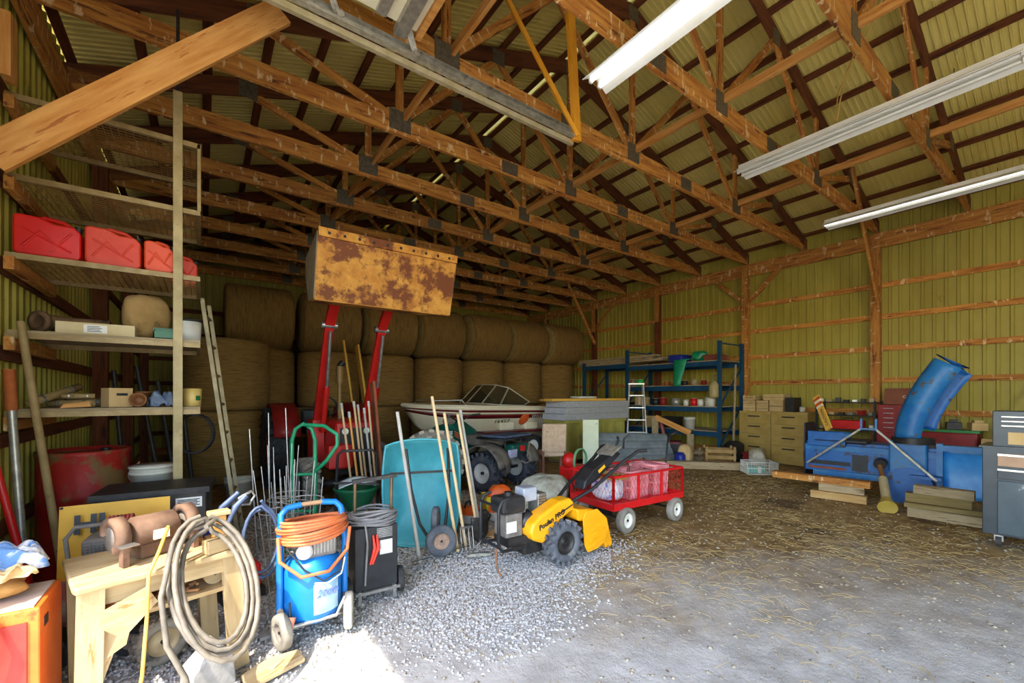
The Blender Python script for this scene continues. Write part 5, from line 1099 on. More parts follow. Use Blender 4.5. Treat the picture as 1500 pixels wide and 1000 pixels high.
t=thing('green_bag','green plastic bag hanging limp over the top rack beam','bag',(9.17,5.80,1.69)); MB().grid(lambda u,v:(-.03-.04*math.sin(PI*u),(u-.5)*.34*(1-.5*v)+.1*v,.60-.62*v),10,12).build('film',GP,t,solid=.02); MB().bar((.0,-.1,.60),(.3,-.1,.625),.2,.02).build('fold',GP,t)
def can(label,loc,r,h,m,m2=None,group='cans on the pallet rack',cat='can'):
    t=thing('paint_can',label,cat,loc,0,group); MB().lathe([(.0001,0),(r,0),(r,h),(.0001,h)],18).build('can_body',m,t); MB().lathe([(r*.86,h),(r*1.03,h),(r*1.03,h+.012),(.0001,h+.008)],18).build('can_lid',m2 or GALV,t)
Zc=1.204
ylist=[(5.18,WPL,.11,.2,'white tub at the near end of the rack middle deck'),(5.41,WPL,.075,.15,'small white tub beside the red can'),(5.58,RED,.075,.17,'red can next to the white tubs'),(5.78,WPL,.06,.14,'narrow white can next to the red can'),(6.05,GALV,.12,.16,'wide grey tin on the rack middle deck'),(6.40,DRED,.085,.18,'dark red paint can with grey lid'),(6.62,BLACKP,.09,.16,'black can beside the dark red can')]
for y,m,r,h,lb in ylist: can(lb,(9.33,y,Zc),r,h,m)
t=thing('small_carton','tan carton on the rack middle deck','box',(9.36,7.05,Zc)); MB().bb(-.12,.12,-.15,.15,0,.2).build('carton',CARD,t,bevel=.004); MB().bb(-.122,-.12,-.03,.03,0,.2).build('tape',WPL,t)
can('bright green can on the step ladder side of the rack',(9.36,7.12,1.694),.10,.17,mat('lime_green',(40,160,60),(60,176,80),rough=.4)); can('thin tin can beside the bright green can',(9.34,7.34,1.694),.06,.18,mat('tin_pink',(150,110,100),(170,130,120),rough=.4,metal=.3))
for i in range(5): can(['small dark red tin','small wooden-brown tin','small dark grey tin','small white tin','small rust-orange tin'][i]+' on the upper middle rack deck',(9.36,5.35+.24*i,1.694),.06+.008*(i%3),.10+.02*(i%2),[DRED,OLDW,DM,WPL,mat('rust_orange',(150,74,26))][i])
for i,(y,m,lb) in enumerate(((6.75,CARD,'tan carton on the bottom rack deck'),(6.25,DM,'dark crate on the bottom rack deck'))):
    t=thing('storage_box',lb,'box',(9.45,y,.654)); MB().bb(-.18,.18,-.2,.2,0,.26).build('box_body',m,t,bevel=.005); MB().bb(-.19,.19,-.21,.21,.22,.27).build('box_lid',m,t)
bucket('plastic_bucket','white bucket on the bottom rack deck near the crates',(9.38,5.72,.654),.13,.28,WPL)
for i,(y,m,lb,w) in enumerate(((6.1,mat('rack_blue_box',(24,40,130),(36,54,150),rough=.5),'dark blue tote on the top rack deck','tote'),(5.2,mat('terracotta',(120,58,40),(140,74,54),rough=.8),'folded terracotta sheet at the near rack end','sheet'))):
    t=thing('rack_bundle',lb,w,(9.6,y,2.246)); MB().bb(-.22,.22,-.18,.18,0,.14 if i else .2).build('bundle',m,t,bevel=.03); MB().bb(-.24,.24,-.21,.21,.09 if i else .16,.11 if i else .19).build('fold_edge',m,t,bevel=.008)
t=thing('hanging_jug','tan jug hanging at the front rack upright','jug',(9.115,4.98,1.40)); MB().lathe([(.0001,0),(.09,0),(.1,.03),(.1,.28),(.06,.36),(.03,.38),(.0001,.38)],16).build('jug',mat('jug_tan',(150,132,80),(170,152,100),rough=.5),t); MB().tube([(.0,.04,.36),(.05,.0,.5),(.12,.0,.5)],.01,6).build('hang_wire',STEEL,t)
lean('timber_prop','pale timber prop leaning against the near rack frame',(9.60,4.80,0),(9.84,4.86,2.15),.025,OLDW,cat='prop')
# step ladder
t=thing('step_ladder','aluminium step ladder standing before the pallet rack','step ladder',(8.33,6.42,0),-.85)
for s in (-1,1):
    MB().bar((s*.24,-.05,0),(s*.16,.35,1.72),.03,.06).build('front_rail',mat('bright_alu',(186,184,174),(206,204,196),rough=.35,metal=.5),t); MB().bar((s*.22,.8,0),(s*.15,.42,1.68),.025,.04).build('rear_rail',MATS['bright_alu'],t)
for i in range(5): 
    f=.16+i*.17; MB().box((0,-.05+.4*f,1.72*f),(.48-.16*f,.09,.025)).build('step',MATS['bright_alu'],t)
MB().box((0,.38,1.73),(.38,.16,.03)).build('top_cap',MATS['bright_alu'],t)
# grey sheet metal leaning (ribbed), behind wagon
t=thing('sheet_metal_stack','stack of grey ribbed sheet metal tipped on edge behind the wagon','sheet metal',(7.2,5.65,0),-.30)
M=T((0,0,0),rx=-.55)
for k in range(3):
    b=MB()
    b.grid(lambda u,v:(-1.0+2.0*u,-.06*k+.012*(1 if (int(v*16)%4)<1 else 0),.74*v-.10*u*v),2,16,M,smooth=False); b.build('ribbed_sheet',mat('sheet_grey',(120,132,138),(146,156,160),sc=5,rough=.5,metal=.3),t,solid=.006)
MB().bb(-.9,.9,.0,.3,0,.12).build('prop_timber',OLDW,t)
# dark red armchair / seat upside
t=thing('maroon_seat','maroon vinyl seat frame standing behind the sheet metal','seat',(8.84,5.95,0),.6); VN=mat('maroon_vinyl',(108,34,28),(130,48,38),sc=6,rough=.5)
MB().box((0,.1,.62),(.42,.08,.6),rx=-.2).build('seat_back',VN,t,bevel=.02); MB().box((0,-.12,.34),(.42,.4,.09)).build('seat_pad',VN,t,bevel=.02)
for s in (-1,1): MB().bb(s*.2-.02,s*.2+.02,-.3,.12,0,.34).build('leg_frame',DM,t)
t=thing('leaning_plank','thin tan plank slanting across the rack foot','plank',(8.2,5.9,0)); beam('board',(.25,.1,.95),(.45,-.65,.62),.03,.12,WOOD2,t); MB().bb(.40,.50,-.70,-.6,0,.60).build('rest_post',OLDW,t); MB().bb(.2,.3,.06,.16,0,.92).build('rest_post',OLDW,t)
# crates and clutter before the rack
def crate(label,loc,rz,w,d,h,m=OLDW):
    t=thing('wooden_crate',label,'crate',loc,rz,'wooden crates before the rack')
    for sx in (-1,1):
        for sy in (-1,1): MB().bb(sx*(w/2-.02)-.02,sx*(w/2-.02)+.02,sy*(d/2-.02)-.02,sy*(d/2-.02)+.02,0,h).build('corner_post',m,t)
    MB().bb(-w/2,w/2,-d/2,d/2,0,.015).build('base',m,t); k=max(2,int(h/.11))
    for i in range(k):
        z=.02+i*(h-.02)/k; hh=(h-.02)/k*.6
        for s in (-1,1): MB().bb(-w/2,w/2,s*d/2-.008,s*d/2+.008,z,z+hh).build('slat',m,t); MB().bb(s*w/2-.008,s*w/2+.008,-d/2,d/2,z,z+hh).build('slat',m,t)
crate('open slatted wooden crate beside the white wire basket',(8.66,4.62,0),-.9,.56,.36,.40,mat('crate_tan',(150,116,62),(176,142,88),sc=5,rough=.8)); crate('low wooden crate behind the slatted one',(8.93,5.36,0),-.8,.38,.28,.26)
sack('brown_sack','brown paper sack leaning by the wooden crate','sack',(8.2,5.10,0),(.3,.26,.42),CARD,.3,31,.6,wob=.09); sack('blue_tub_bag','dark blue bundle beneath the maroon seat','bundle',(7.92,5.04,0),(.22,.2,.28),MATS['rack_blue_box'],.3,33,.6); sack('black_bag','black rubbish bag heaped before the drawer cabinets','bag',(9.25,4.62,0),(.40,.38,.46),BLACKP,.3,35,.8,wob=.2)
t=thing('timber_beam','long rough timber beam lying on the ground before the crates','timber',(8.1,4.75,0)); beam('beam',(-.75,.55,.07),(.45,-.75,.07),.16,.14,OLDW,t); MB().cyl((.0,.0,.14),(.0,.0,.142),.012,n=8).build('nail',DM,t)
t=thing('dark_crate','dark red crate under the black bag','crate',(9.25,4.20,0)); MB().bb(-.15,.15,-.15,.15,0,.26).build('crate_body',DRED,t,bevel=.01); MB().bb(-.16,.16,-.16,.16,.23,.27).build('crate_rim',DRED,t)
# wire basket
t=thing('wire_basket','white wire basket holding teal packets on the dirt','basket',(8.40,3.72,0),-.75); b=MB(); w,d,h=.52,.34,.22
for s in (-1,1):
    for k in range(19): x=-w/2+k*w/18; b.bar((x,s*d/2*.94,0),(x,s*d/2,h),.006)
    for k in range(12): y=-d/2+k*d/11; b.bar((s*w/2*.97,y,0),(s*w/2,y,h),.006)
for k in range(19): x=-w/2+k*w/18; b.bar((x,-d/2*.94,.006),(x,d/2*.94,.006),.005)
o=b.build('basket_wires',WHITE,t); o['kind']='stuff'
for z in (.0,h*.5,h): MB().tube([(-w/2,-d/2,z),(w/2,-d/2,z),(w/2,d/2,z),(-w/2,d/2,z)],.006,6,closed=True).build('basket_hoop',WHITE,t)
t=thing('teal_packet','teal packet lying in the white wire basket','packet',(8.36,3.74,.014),-.75); MB().bb(-.2,.12,-.1,.1,0,.12).build('packet',mat('teal_bright',(16,150,140),(30,168,158),rough=.4),t,bevel=.02); MB().bb(-.02,.04,-.102,.102,.0,.122).build('band',WPL,t)
sack('clear_plastic','crumpled clear plastic sheeting heaped behind the wire basket','plastic sheeting',(8.85,3.94,.0),(.34,.30,.40),mat('crumple_plastic',(166,158,136),(206,198,178),sc=9,rough=.3,bump=.8),.4,41,.8,wob=.13)
# drawer cabinets
DT=mat('drawer_tan',(166,136,66),(184,154,84),sc=4,rough=.5)
def cabinet(label,y0,y1,n,h=1.10,x=9.92):
    t=thing('drawer_cabinet',label,'cabinet',(x,(y0+y1)/2,0),0,'tan drawer cabinets against the wall'); w=(y1-y0)/2
    MB().bb(0,.55,-w,w,0,h).build('cabinet_body',DT,t,bevel=.004)
    for i in range(n):
        za=.16+i*(h-.20)/n; zb=za+(h-.20)/n-.012; d=MB().bb(-.02,0,-w+.015,w-.015,za,zb).build('drawer',DT,t,bevel=.004); MB().bb(-.032,-.02,-.12,.12,zb-.07,zb-.045).build('handle',DM,d)
cabinet('tan steel drawer cabinet next to the pallet rack',4.16,4.82,4); cabinet('tan steel drawer cabinet next to the black shelf',3.46,4.15,4)
for i,(y,z,w,h,lb) in enumerate(((4.62,0,.26,.12,'tan carton at the rack end of the cabinet row'),(4.34,0,.24,.12,'middle tan carton in the lower carton row'),(4.06,0,.26,.24,'taller tan carton in the carton row'),(4.62,.122,.26,.11,'tan carton stacked second at the rack end'),(4.34,.122,.24,.11,'tan carton stacked second in the middle'),(4.12,.242,.40,.13,'long brown carton across the carton tops'),(3.80,.0,.16,.30,'dark tall carton beside the carton row'))):
    t=thing('carton',lb,'box',(10.05,y,1.102+z),0,'cartons on the drawer cabinets'); MB().bb(-.1,.28,-w/2,w/2,0,h).build('carton_body',CARD if i<6 else DM,t,bevel=.004); MB().bb(-.102,-.1,-w/2,w/2,h*.45,h*.5).build('carton_seam',DM,t)
crate('small open wood tray on top of the carton stack',(10.08,4.62,1.336),0,.24,.26,.12,CARD)
can('white cup on the cabinet top beside the cartons',(10.05,3.60,1.102),.05,.1,WPL,group=None,cat='cup')
# black shelf with tools
t=thing('steel_shelf','black steel shelf unit crowded with tools','shelf unit',(10.0,2.87,0))
for y in (-.46,.46):
    for x in (0,.42): MB().bb(x-.015,x+.015,y-.015,y+.015,0,1.34).build('post',BLACK,t)
for z in (.2,.5,.78,1.05,1.3): MB().bb(-.01,.44,-.46,.46,z,z+.02).build('shelf',BLACK,t)
r_=random.Random(9)
for k,(z,n) in enumerate(((.522,5),(.802,5),(1.072,6),(1.322,7))):
    for i in range(n):
        y=2.87-.40+.8*i/(n-1)*.98; w=r_.uniform(.05,.085); h=r_.uniform(.04,.10)
        if k==1 and 1<=i<=3: continue
        t=thing('tool_box','hardware tin number '+['one','two','three','four','five','six','seven'][i]+' from the red chest end, '+['lowest loaded shelf','red toolbox shelf','fourth shelf','top of the black shelf'][k],'tin',(10.08,y,z),r_.uniform(-.3,.3),'hardware tins on the black shelf'); m=r_.choice([DM,OLDW,CARD,DRED,BLACKP,GALV]); MB().bb(-.06,.06,-w/2,w/2,0,h).build('tin',m,t,bevel=.004); MB().bb(-.063,.063,-w/2-.003,w/2+.003,h*.8,h*.9).build('lid_edge',m,t)
t=thing('red_toolbox','bright red toolbox on the black shelf','toolbox',(10.1,2.84,.802)); MB().bb(-.12,.12,-.24,.24,0,.17).build('box',RED,t,bevel=.012); MB().tube([(0,-.08,.17),(0,-.06,.21),(0,.06,.21),(0,.08,.17)],.008,6).build('handle',BLACKP,t)
# caution board
t=thing('caution_board','yellow caution board with red and white stripes leaning on the shelf','board',(7.70,2.40,.93)); 
M=T((0,0,0),rx=.0); pa=Vector((.0,.0,.0)); pb=Vector((.2,.24,.5)); F=(pb-pa)
beam('board',pa,pb,.02,.12,MATS['yellow_board'],t,up=(.5,.8,0)); ob=t.children[0]
for i in range(4): 
    o=MB().box((F.length-.05-i*.045,0,.0),(.024,.024,.122),ry=0).build('red_stripe',RED if i%2==0 else WHITE,ob)
text('caution_lettering','CAUTION',.065,T((.06,-.0115,-.03))@Matrix.Rotation(PI/2,4,'X'),BLACKP,ob,ext=.001); 
# red tool chest with open lid
t=thing('red_tool_chest','dark red tool chest with its lid raised','tool chest',(9.9,2.07,0)); MB().bb(0,.5,-.30,.30,0,.78).build('roller_cabinet',DRED,t,bevel=.006); MB().bb(.02,.45,-.28,.28,.78,1.28).build('top_chest',DRED,t,bevel=.006)
for i in range(5):
    d=MB().bb(.0,.02,-.26,.26,.82+i*.085,.895+i*.085).build('drawer',DRED,t)
    for yy in (-.13,.13): MB().bb(-.006,0,yy-.07,yy+.07,.87+i*.085,.882+i*.085).build('pull',STEEL,d)
for i in range(3): MB().bb(-.015,.0,-.28,.28,.08+i*.23,.28+i*.23).build('lower_drawer',DRED,t,bevel=.004)
MB().box((.44,0,1.43),(.03,.56,.30),ry=.12).build('lid',mat('lid_brown',(120,60,34),(140,76,46),rough=.6),t); text('maker_script','C.M.',.07,face((.40,.02,1.40),(-1,0,0)),WHITE,t)
# clutter under the wall right of chute
t=thing('red_storage_tote','dark red tote with green lid edge behind the blue blade','tote',(9.75,1.42,0)); MB().bb(-.15,.4,-.34,.34,0,.86).build('tote_body',DRED,t,bevel=.02); MB().bb(-.17,.42,-.36,.36,.86,.90).build('lid',mat('lid_green',(40,120,50),(60,140,70),rough=.5),t)
t=thing('tan_carton','pale open carton next to the red tote','box',(9.6,.945,0)); MB().bb(-.1,.3,-.09,.09,0,.78).build('carton',CARD,t,bevel=.004); MB().box((-.12,0,.74),(.02,.17,.12),ry=.5).build('flap',CARD,t)
for i,(y,m,lb) in enumerate(((1.6,OLDW,'old wood box on the red tote'),(1.36,DM,'dark machine part on the red tote'),(1.10,CARD,'small carton on the edge of the red tote'))):
    t=thing('tote_top_item',lb,'box',(9.75,y,.902),.2*i); MB().bb(-.1,.1,-.09,.09,0,.12+.05*(i==0)).build('item_body',m,t,bevel=.008); MB().bb(-.06,.06,-.05,.05,.12+.05*(i==0),.16+.05*(i==0)).build('item_top',m,t)
t=thing('work_table','rough plank table loaded with tool boxes behind the black chest','table',(9.5,.45,0)); MB().bb(-.3,.4,-.38,.38,.76,.80).build('table_top',OLDW,t)
for sx in (-.25,.35):
    for sy in (-.33,.33): MB().bb(sx-.03,sx+.03,sy-.03,sy+.03,0,.76).build('leg',OLDW,t)
for i,(y,m,lb,cat) in enumerate(((.68,mat('orange_case',(176,104,40),(196,126,60),rough=.6),'orange-brown drill case on the plank table','case'),(.38,DM,'dark motor on the plank table','motor'),(.06,CARD,'tan carton at the end of the plank table','box'))):
    t=thing('bench_item',lb,cat,(9.45,y,.802),.3*i); MB().bb(-.14,.14,-.1,.1,0,.16).build('item_body',m,t,bevel=.02); MB().bb(-.05,.05,-.04,.04,.16,.22).build('item_handle',m,t)
lean('wood_stake','tan wooden stake leaning on the wall girt above the blue blade',(10.0,.70,.803),(10.5,.55,1.62),.025,OLDW,cat='stake')
# ------------------------------------------------------------- snow blower
SB=mat('blower_blue',(8,82,150),(22,104,176),sc=5,rough=.45,c=(52,44,36),csc=5,cth=.55); SB2=mat('blower_blue_worn',(14,92,156),(44,122,176),sc=6,rough=.45,c=(96,74,52),csc=6,cth=.58)
s_=thing('snow_blower','blue tractor snow blower with tall curved discharge chute','snow blower',(7.75,1.64,0),.09)
# local: length on y (-.95 .. 1.08), rear faces -x
MB().bb(.0,.10,-.42,1.08,.30,.62).build('rear_plate',SB,s_); MB().bb(-.02,.06,-.4,1.06,.62,.70).build('top_beam',SB2,s_); MB().bb(-.05,.05,-.3,.95,.24,.32).build('lower_beam',SB2,s_)
MB().prism([(-.05,.55),(.0,.24),(.12,.14),(.62,.14),(.66,.80),(.5,1.02),(.0,1.02)],.02,T((0,1.08,0))@Matrix.Rotation(PI/2,4,'X')).build('side_plate',BLACK,s_)
MB().prism([(.0,.2),(.62,.14),(.62,.74),(.0,.74)],.02,T((0,-.40,0))@Matrix.Rotation(PI/2,4,'X')).build('side_plate',SB,s_)
MB().bb(.06,.6,-.4,1.06,.70,.74).build('housing_top',SB,s_); MB().bb(-.06,.02,.55,1.02,.68,.90).build('gear_cover',SB,s_,bevel=.01)
MB().bb(-.12,.1,-.32,.06,.34,.84).build('fan_housing',SB2,s_,bevel=.02); MB().cyl((-.14,-.13,.22),(-.04,-.13,.22),.26,n=24).build('impeller_drum',SB,s_)
MB().cyl((.3,-.3,.42),(.3,1.0,.42),.05,n=12).build('auger_shaft',SB,s_)
for i in range(6): MB().lathe([(.05,0),(.22,0),(.22,.012),(.05,.012)],20,AX((.3,-.2+i*.22,.42),(.15,1,0)),closed=True).build('auger_flight',SB,s_)
# right wing blade
def blade(u,v): a=(v-.5)*1.5; return (-.05+.16*math.cos(a),-.42-.62*u,.12+.62*v)
MB().grid(blade,6,14).build('wing_blade',mat('blade_blue',(24,116,196),(70,156,214),sc=4,rough=.35,c=(110,150,180),csc=4,cth=.6),s_,solid=.015); MB().bb(-.07,.12,-1.05,-.42,.73,.80).build('wing_top_rail',SB2,s_); MB().bb(-.06,.10,-.46,-.40,.1,.82).build('wing_post',SB2,s_)
MB().bb(-.25,.05,-.46,-.16,.36,.40).build('hitch_bracket',SB,s_)
# chute
def cpath(v):
    return Vector((.04,-.16-.38*max(0,v)**1.7,.86+.98*v))
def cframe(v):
    t=(cpath(min(1,v+.01))-cpath(v-.01)).normalized(); n=Vector((0,-t.z,t.y)); return t,n
def cw(nm,pts,m,v0=0,v1=1):
    def fn(u,v):
        vv=v0+(v1-v0)*v; t,n=cframe(vv); k=1+.1*vv; i=min(len(pts)-2,int(u*(len(pts)-1))); f=u*(len(pts)-1)-i
        x=pts[i][0]*(1-f)+pts[i+1][0]*f; q=pts[i][1]*(1-f)+pts[i+1][1]*f
        return cpath(vv)+Vector((x*k,0,0))+n*(q*k)
    MB().grid(fn,len(pts)-1,16).build(nm,m,s_,solid=.014)
cw('discharge_chute',[(-.14,.10),(-.155,-.02),(-.13,-.13),(-.06,-.17),(.06,-.17),(.14,-.13)],SB2)
cw('chute_far_wall',[(.14,-.13),(.16,.0),(.16,.15),(.15,.20)],SB,.15,1.04)
MB().cyl((-.0,-.17,.80),(-.0,-.17,.88),.22,n=24).build('chute_collar',DM,s_)
for y0,y1,z0,z1 in ((.50,1.0,.40,.46),(.30,.48,.34,.58),(-.02,.06,.36,.62)): MB().bb(-.008,.002,y0,y1,z0,z1).build('recess_shade_plate',BLACK,s_)  # flat black plates on the rear plate, cut-out shade put into their colour
MB().bb(-.010,.0,.55,1.02,.335,.37).build('rust_edge',MATS['rust_board'],s_)
# A-frame hitch
for a,c in (((-.22,.34,.98),(-.16,1.0,.42)),((-.22,.18,.98),(-.26,-.42,.36))): MB().bar(a,c,.025).build('hitch_bar',GALV,s_)
for y in (.34,.18): MB().bar((-.22,y,.96),(-.20,y,1.12),.022,.03).build('hitch_lug',SB2,s_)
MB().bar((-.22,.34,.98),(-.22,.18,.98),.02).build('hitch_tie',SB2,s_)
MB().cyl((-.12,.14,.52),(-.22,.14,.50),.07,n=16).build('gearbox_hub',DM,s_)
PT=mat('pto_rust',(128,82,40),(150,104,60),sc=8,rough=.7); MB().cyl((-.20,.14,.48),(-.42,.08,.34),.03,n=12).build('pto_joint',PT,s_); MB().cyl((-.42,.08,.34),(-.76,.0,.13),.05,n=14).build('pto_tube',mat('pto_tan',(176,156,110),(194,176,134),rough=.6),s_); MB().cyl((-.76,0,.13),(-.90,-.03,.06),.055,.10,n=16).build('pto_guard',mat('pto_yellow',(176,150,60),(192,168,84),rough=.6),s_)
MB().bb(-.06,.3,.3,.95,.74,.80).build('motor_cover',BLACK,s_,bevel=.02); MB().cyl((.0,.5,.86),(.0,.8,.86),.05,n=14).build('hydraulic_cylinder',SB2,s_)
# cribbing
def block(label,loc,rz,d,m):
    t=thing('wood_cribbing',label,'wood block',(loc[0],loc[1],loc[2]*1.04),rz,'wood blocks under the snow blower'); beam('block',(-d[0]/2,0,d[2]/2),(d[0]/2,0,d[2]/2),d[1],d[2],m,t); MB().bb(d[0]/2-.001,d[0]/2+.002,-d[1]/2+.01,d[1]/2-.01,.01,d[2]-.01).build('end_grain',WOOD2,t)
block('grey wood block under the long beam end of the snow blower',(7.2,2.1,.10),1.75,(.50,.14,.10),OLDW); block('tan wood block at the bottom of the long beam pile',(7.15,2.12,.0),1.72,(.62,.16,.10),mat('crib_tan',(176,136,78),(196,160,104),sc=3,rough=.8,stretch=(1,8,8))); block('long brown timber laid on top of the block pile',(7.15,2.35,.20),1.68,(1.15,.15,.09),WOOD)
block('thick weathered block at the bottom beside the blue blade',(6.95,1.04,0),1.62,(.62,.18,.11),OLDW); block('flat green-brown plank between the thick blocks',(6.98,1.02,.11),1.75,(.74,.2,.05),mat('plank_moss',(122,104,58),(146,126,78),sc=3,rough=.85,stretch=(1,8,8))); block('square brown block in the pile beside the blue blade',(7.02,1.11,.16),1.66,(.55,.15,.10),MATS['plank_moss']); block('topmost pale block against the snow blower hitch',(7.0,1.06,.26),1.6,(.50,.13,.10),OLDW)
# ------------------------------------------------------------- black rolling tool chest
TCM=mat('chest_black',(40,50,56),(54,64,70),sc=6,rough=.35,c=(110,120,126),csc=4,cth=.7); CH=mat('chrome',(176,176,172),(196,196,192),rough=.2,metal=.8)
t=thing('rolling_tool_chest','black two-part rolling tool chest with chrome drawer pulls','tool chest',(6.12,.66,0),.0)
MB().bb(0,.5,-1.05,0,.12,.96).build('lower_cabinet',TCM,t,bevel=.006); MB().bb(.06,.42,-1.0,-.06,.96,1.30).build('upper_chest',TCM,t,bevel=.006)
MB().bb(-.012,0,-1.0,-.10,.14,.64).build('cabinet_door',mat('door_worn',(58,72,80),(74,88,94),sc=3,rough=.35,c=(176,180,180),csc=3,cth=.56),t,bevel=.004)
for z0,z1,m in ((.66,.76,TCM),(.78,.90,mat('bare_wood_face',(170,134,104),(186,150,120),rough=.7))):
    d=MB().bb(-.012,0,-1.0,-.10,z0,z1).build('drawer',m,t,bevel=.003); MB().bb(-.028,-.012,-1.0,-.10,z1-.022,z1-.004).build('chrome_pull',CH,d)
for i in range(3):
    d=MB().bb(.048,.06,-.97,-.12,1.13+i*.043,1.168+i*.043).build('drawer',TCM,t); MB().bb(.034,.048,-.97,-.12,1.155+i*.043,1.165+i*.043).build('chrome_pull',CH,d)
MB().bb(.055,.062,-.92,-.16,.985,1.10).build('open_bay_panel',CARD,t); MB().bb(-.02,.52,-1.07,.02,.95,.965).build('cabinet_top',TCM,t)
for y in (-.95,-.10):
    for x in (.08,.42): MB().cyl((x,y-.02,.05),(x,y+.02,.05),.05,n=14).build('caster',RUB,t); MB().bb(x-.02,x+.02,y-.03,y+.03,.05,.12).build('caster_fork',STEEL,t)
t=thing('white_box','white carton with blue and red print on the rolling chest','box',(6.20,.20,.967)); MB().bb(-.06,-.028,-.28,.1,0,.07).build('carton',WHITE,t); MB().bb(-.062,-.06,-.16,-.10,.02,.05).build('red_blue_print',mat('print_blue',(40,60,170),(60,80,190)),t); MB().bb(-.0625,-.06,-.10,-.07,.02,.04).build('red_print',RED,t)
# ============================================================= ground cover
def scatter_stones(name,label,cat,pts,sizes,m,flat=.6):
    n=len(pts); base=np.array([(1,0,0),(-1,0,0),(0,1,0),(0,-1,0),(0,0,1),(0,0,-1)],float)
    tri=np.array([(0,2,4),(2,1,4),(1,3,4),(3,0,4),(2,0,5),(1,2,5),(3,1,5),(0,3,5)])
    sc=sizes[:,None,None]*RNG.uniform(.6,1.2,(n,6,1))*np.array([1,1,flat])
    a=RNG.uniform(0,2*PI,n); ca,sa=np.cos(a),np.sin(a); v=base[None]*sc
    x=v[:,:,0]*ca[:,None]-v[:,:,1]*sa[:,None]; y=v[:,:,0]*sa[:,None]+v[:,:,1]*ca[:,None]
    V=np.stack([x+pts[:,0:1],y+pts[:,1:2],v[:,:,2]+pts[:,2:3]+sizes[:,None]*.25],-1).reshape(-1,3)
    Fc=(tri[None]+6*np.arange(n)[:,None,None]).reshape(-1,3)
    me=bpy.data.meshes.new(name); me.vertices.add(len(V)); me.vertices.foreach_set('co',V.ravel()); me.loops.add(Fc.size); me.loops.foreach_set('vertex_index',Fc.ravel().astype(np.int32))
    me.polygons.add(len(Fc)); me.polygons.foreach_set('loop_start',np.arange(0,Fc.size,3,dtype=np.int32)); me.update(); me.validate(); me.materials.append(m)
    o=bpy.data.objects.new(name,me); COL.objects.link(o); return tag(o,label,cat,kind='stuff')
def floor_z(p): return .012*np.sin(1.7*(p[:,0]+.1)+.6*(p[:,1]+.1))+.01*np.sin(2.3*p[:,1]-1.1*p[:,0])-.022
def stone_mat(name,a,b,c):
    m=mat(name,a,b,sc=38,rough=.9,lo=.3,hi=.7,c=c,csc=30,cth=.56); return m
def inpoly(p,poly):
    x,y=p[:,0],p[:,1]; r=np.zeros(len(p),bool); n=len(poly)
    for i in range(n):
        x1,y1=poly[i]; x2,y2=poly[(i+1)%n]; c=((y1>y)!=(y2>y))&(x<(x2-x1)*(y-y1)/(y2-y1+1e-12)+x1); r^=c
    return r
GPOLY=[(-1.0,3.0),(.22,2.55),(.75,2.95),(1.0,2.62),(1.35,1.95),(1.75,2.0),(2.3,2.45),(2.9,2.5),(3.3,2.75),(3.2,3.6),(4.8,4.6),(2.5,6.0),(.2,6.0),(-1.0,5.0)]
p=RNG.uniform((-1,1.9),(4.8,6),(120000,2)); p=p[inpoly(p+RNG.normal(0,.16,p.shape),GPOLY)]; d=np.hypot(p[:,0],p[:,1]); p=p[RNG.uniform(0,1,len(p))<np.clip(3.6/d,.25,1)]
P3=np.c_[p,np.zeros(len(p))]; P3[:,2]=floor_z(P3); sz=RNG.uniform(.007,.018,len(P3))
scatter_stones('gravel','grey crushed gravel spread around the tiller and compressors','gravel',P3,sz,stone_mat('gravel_grey',(138,134,130),(222,218,212),(92,86,80)),.7)
p=RNG.uniform((.3,.2),(10.2,6.5),(9000,2)); d=np.hypot(p[:,0],p[:,1]); p=p[(RNG.uniform(0,1,len(p))<np.clip(2.2/d+.25,.2,1))&(d>1.3)]
P3=np.c_[p,np.zeros(len(p))]; P3[:,2]=floor_z(P3); sz=RNG.uniform(.005,.013,len(P3))*RNG.choice([1,1,1,1.7],len(P3))
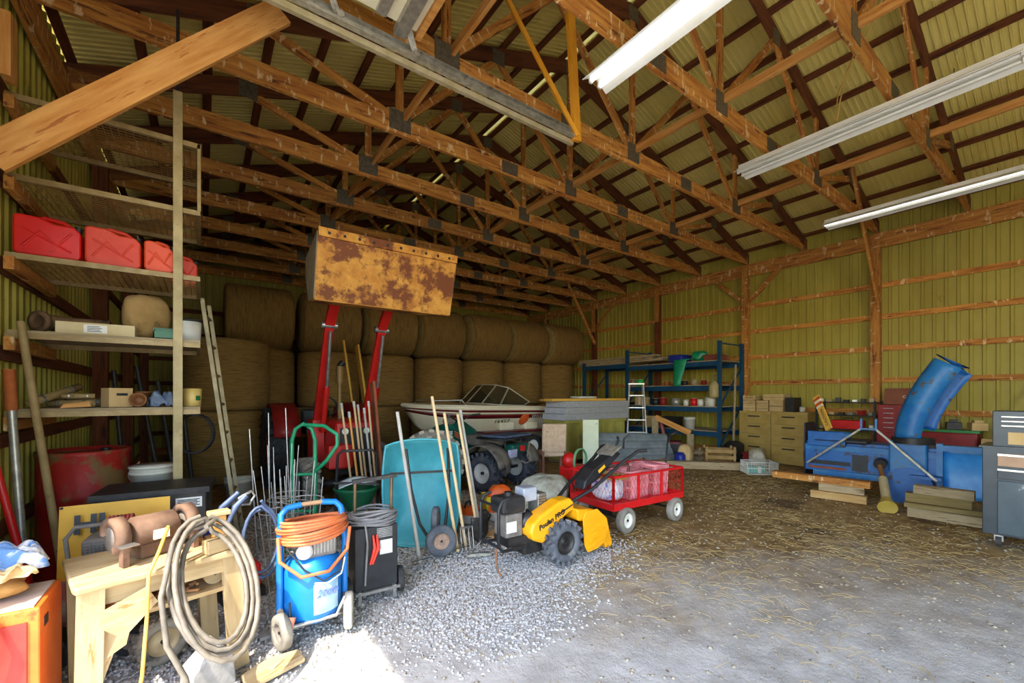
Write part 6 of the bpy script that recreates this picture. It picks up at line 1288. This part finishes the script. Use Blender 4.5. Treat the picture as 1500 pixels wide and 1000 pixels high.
scatter_stones('loose_pebbles','loose tan and grey pebbles strewn over the dirt floor','pebbles',P3,sz,stone_mat('pebble_tan',(130,118,98),(186,174,152),(96,82,62)),.6)
def straw(name,label,p,l0,l1,w,m):
    n=len(p); a=RNG.uniform(0,2*PI,n); l=RNG.uniform(l0,l1,n); z=floor_z(np.c_[p,p[:,0]*0])+.005; rise=RNG.uniform(0,.014,n); bend=RNG.uniform(-.35,.35,n)
    d=np.c_[np.cos(a),np.sin(a)]; q=np.c_[-np.sin(a),np.cos(a)]
    A=np.c_[p-d*l[:,None]/2,z]; B=np.c_[p+q*(l*bend*.3)[:,None],z+.004+rise]; Cc=np.c_[p+d*l[:,None]/2,z+rise*.5]
    wq=np.c_[q*w/2,np.zeros(n)]; up=np.array([0,0,w*.7])
    V=np.stack([A-wq,A+wq,A+up,B-wq,B+wq,B+up,Cc-wq,Cc+wq,Cc+up],1).reshape(-1,3)
    fs=np.array([(0,3,5,2),(2,5,4,1),(1,4,3,0),(3,6,8,5),(5,8,7,4),(4,7,6,3)]); Fc=(fs[None]+9*np.arange(n)[:,None,None]).reshape(-1,4)
    me=bpy.data.meshes.new(name); me.vertices.add(len(V)); me.vertices.foreach_set('co',V.ravel()); me.loops.add(Fc.size); me.loops.foreach_set('vertex_index',Fc.ravel().astype(np.int32)); me.polygons.add(len(Fc)); me.polygons.foreach_set('loop_start',np.arange(0,Fc.size,4,dtype=np.int32)); me.update(); me.validate(); me.materials.append(m)
    o=bpy.data.objects.new(name,me); COL.objects.link(o); return tag(o,label,'straw',kind='stuff')
p=RNG.uniform((1.2,.1),(10,6.2),(22000,2)); dens=.5+.5*np.sin(1.9*p[:,0]+.7*p[:,1])*np.sin(1.3*p[:,1]-.8*p[:,0]+1); e=.6*p[:,0]+.8*p[:,1]
p=p[(RNG.uniform(0,1,len(p))<dens**1.5*np.clip((e-1.3)/2.2,.08,1))&~inpoly(p,GPOLY)]
straw('straw_litter','dry straw litter scattered over the brown dirt floor',p,.03,.13,.0032,mat('straw_litter',(176,146,84),(206,180,120),sc=3,rough=.9))
